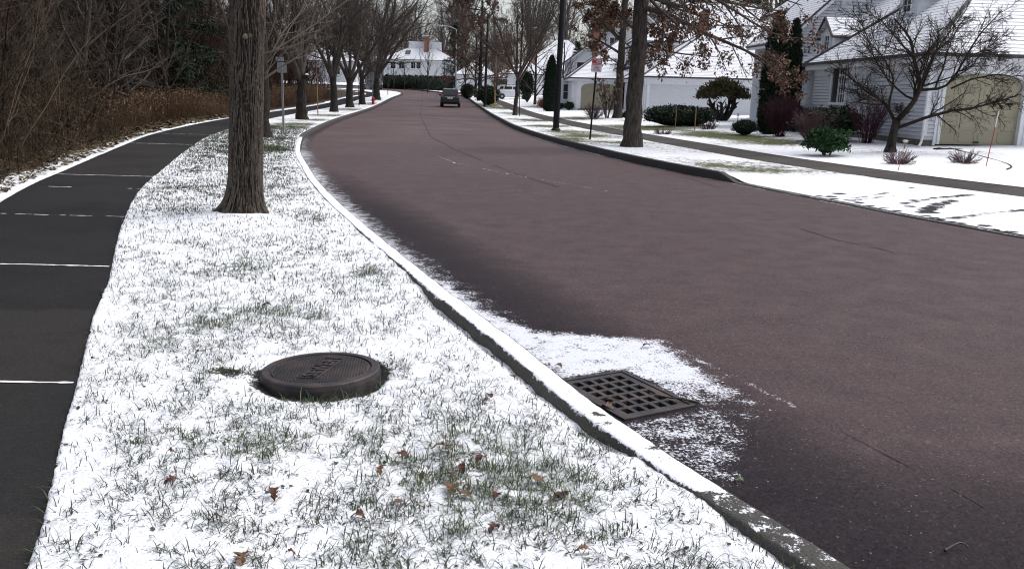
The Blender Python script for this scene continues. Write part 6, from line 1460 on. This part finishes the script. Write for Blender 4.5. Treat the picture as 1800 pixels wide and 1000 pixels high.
def stick(pts, r, label, mat='leaf_dark'):
    b0 = np.array([*gr(*pts[0]), .012]); P, R = poly_r([np.array([*gr(*p), .012+.02*(k % 2)])-b0 for k, p in enumerate(pts)], r, r*.4, 8); R = R*1
    o = tube_obj('twig', [(P, R, 6)], MT[mat]); o.location = b0; tag(o, label, 'twig')
stick([(1228, 711), (1195, 709), (1172, 703), (1140, 700)], .007, 'dark wet twig lying across the corner of the storm drain')
stick([(1660, 972), (1690, 963), (1702, 968)], .006, 'small dark twig on the road, lower right')
stick([(185, 562), (210, 553)], .006, 'thin dark twig at the edge of the lawn beside the path')
stick([(1066, 705), (1088, 712), (1098, 718)], .004, 'pale straw lying on the storm drain bars', 'leaf_tan')

# ---- cracks and seams in the asphalt, thin sheets just above the road
def ribbon(pts, w, seed, name='road_crack', gap=.25, jit=.02):
    P = np.array([gr(*p) for p in pts]); sg = np.concatenate([[0], np.cumsum(np.linalg.norm(np.diff(P, axis=0), axis=1))]); n = int(sg[-1]/.04)+2
    t = np.linspace(0, sg[-1], n); x = np.interp(t, sg, P[:, 0]); y = np.interp(t, sg, P[:, 1]); k = 7
    x = np.convolve(np.pad(x, k, 'edge'), np.ones(2*k+1)/(2*k+1), 'valid'); y = np.convolve(np.pad(y, k, 'edge'), np.ones(2*k+1)/(2*k+1), 'valid')
    dx, dy = np.gradient(x), np.gradient(y); L = np.hypot(dx, dy)+1e-9; nx, ny = -dy/L, dx/L
    j = jit*(fbm(t*2.2, t*0, seed, 4)-.5)*2; hw = w*np.where(fbm(t*1.7, t*0+5, seed+1, 2) > gap, .4+.9*fbm(t*9, t*0, seed+2, 2), .02)
    V = np.concatenate([np.stack([x+nx*(j-hw), y+ny*(j-hw), z0(y)+.004], 1), np.stack([x+nx*(j+hw), y+ny*(j+hw), z0(y)+.004], 1)]); i = np.arange(n-1)
    tag(mkmesh(name, V, [np.stack([i, i+1, i+n+1, i+n], 1)], MT['crackfill']), kind='structure')
MT['crackfill'] = simple('dark_crack', (.016, .014, .015), .8, .3, 20)
ribbon(((744, 178), (738, 200), (743, 213), (757, 241), (801, 264), (855, 286), (913, 308), (985, 330)), .030, 601, gap=.38)
ribbon(((1400, 400), (1433, 410), (1483, 425), (1533, 433), (1580, 447)), .012, 611, gap=.3, jit=.05)
ribbon(((1396, 719), (1440, 741), (1489, 762), (1574, 809), (1656, 852), (1760, 905)), .004, 621, gap=.48)
ribbon(((1205, 312), (1235, 322), (1265, 330)), .014, 631, jit=.04)
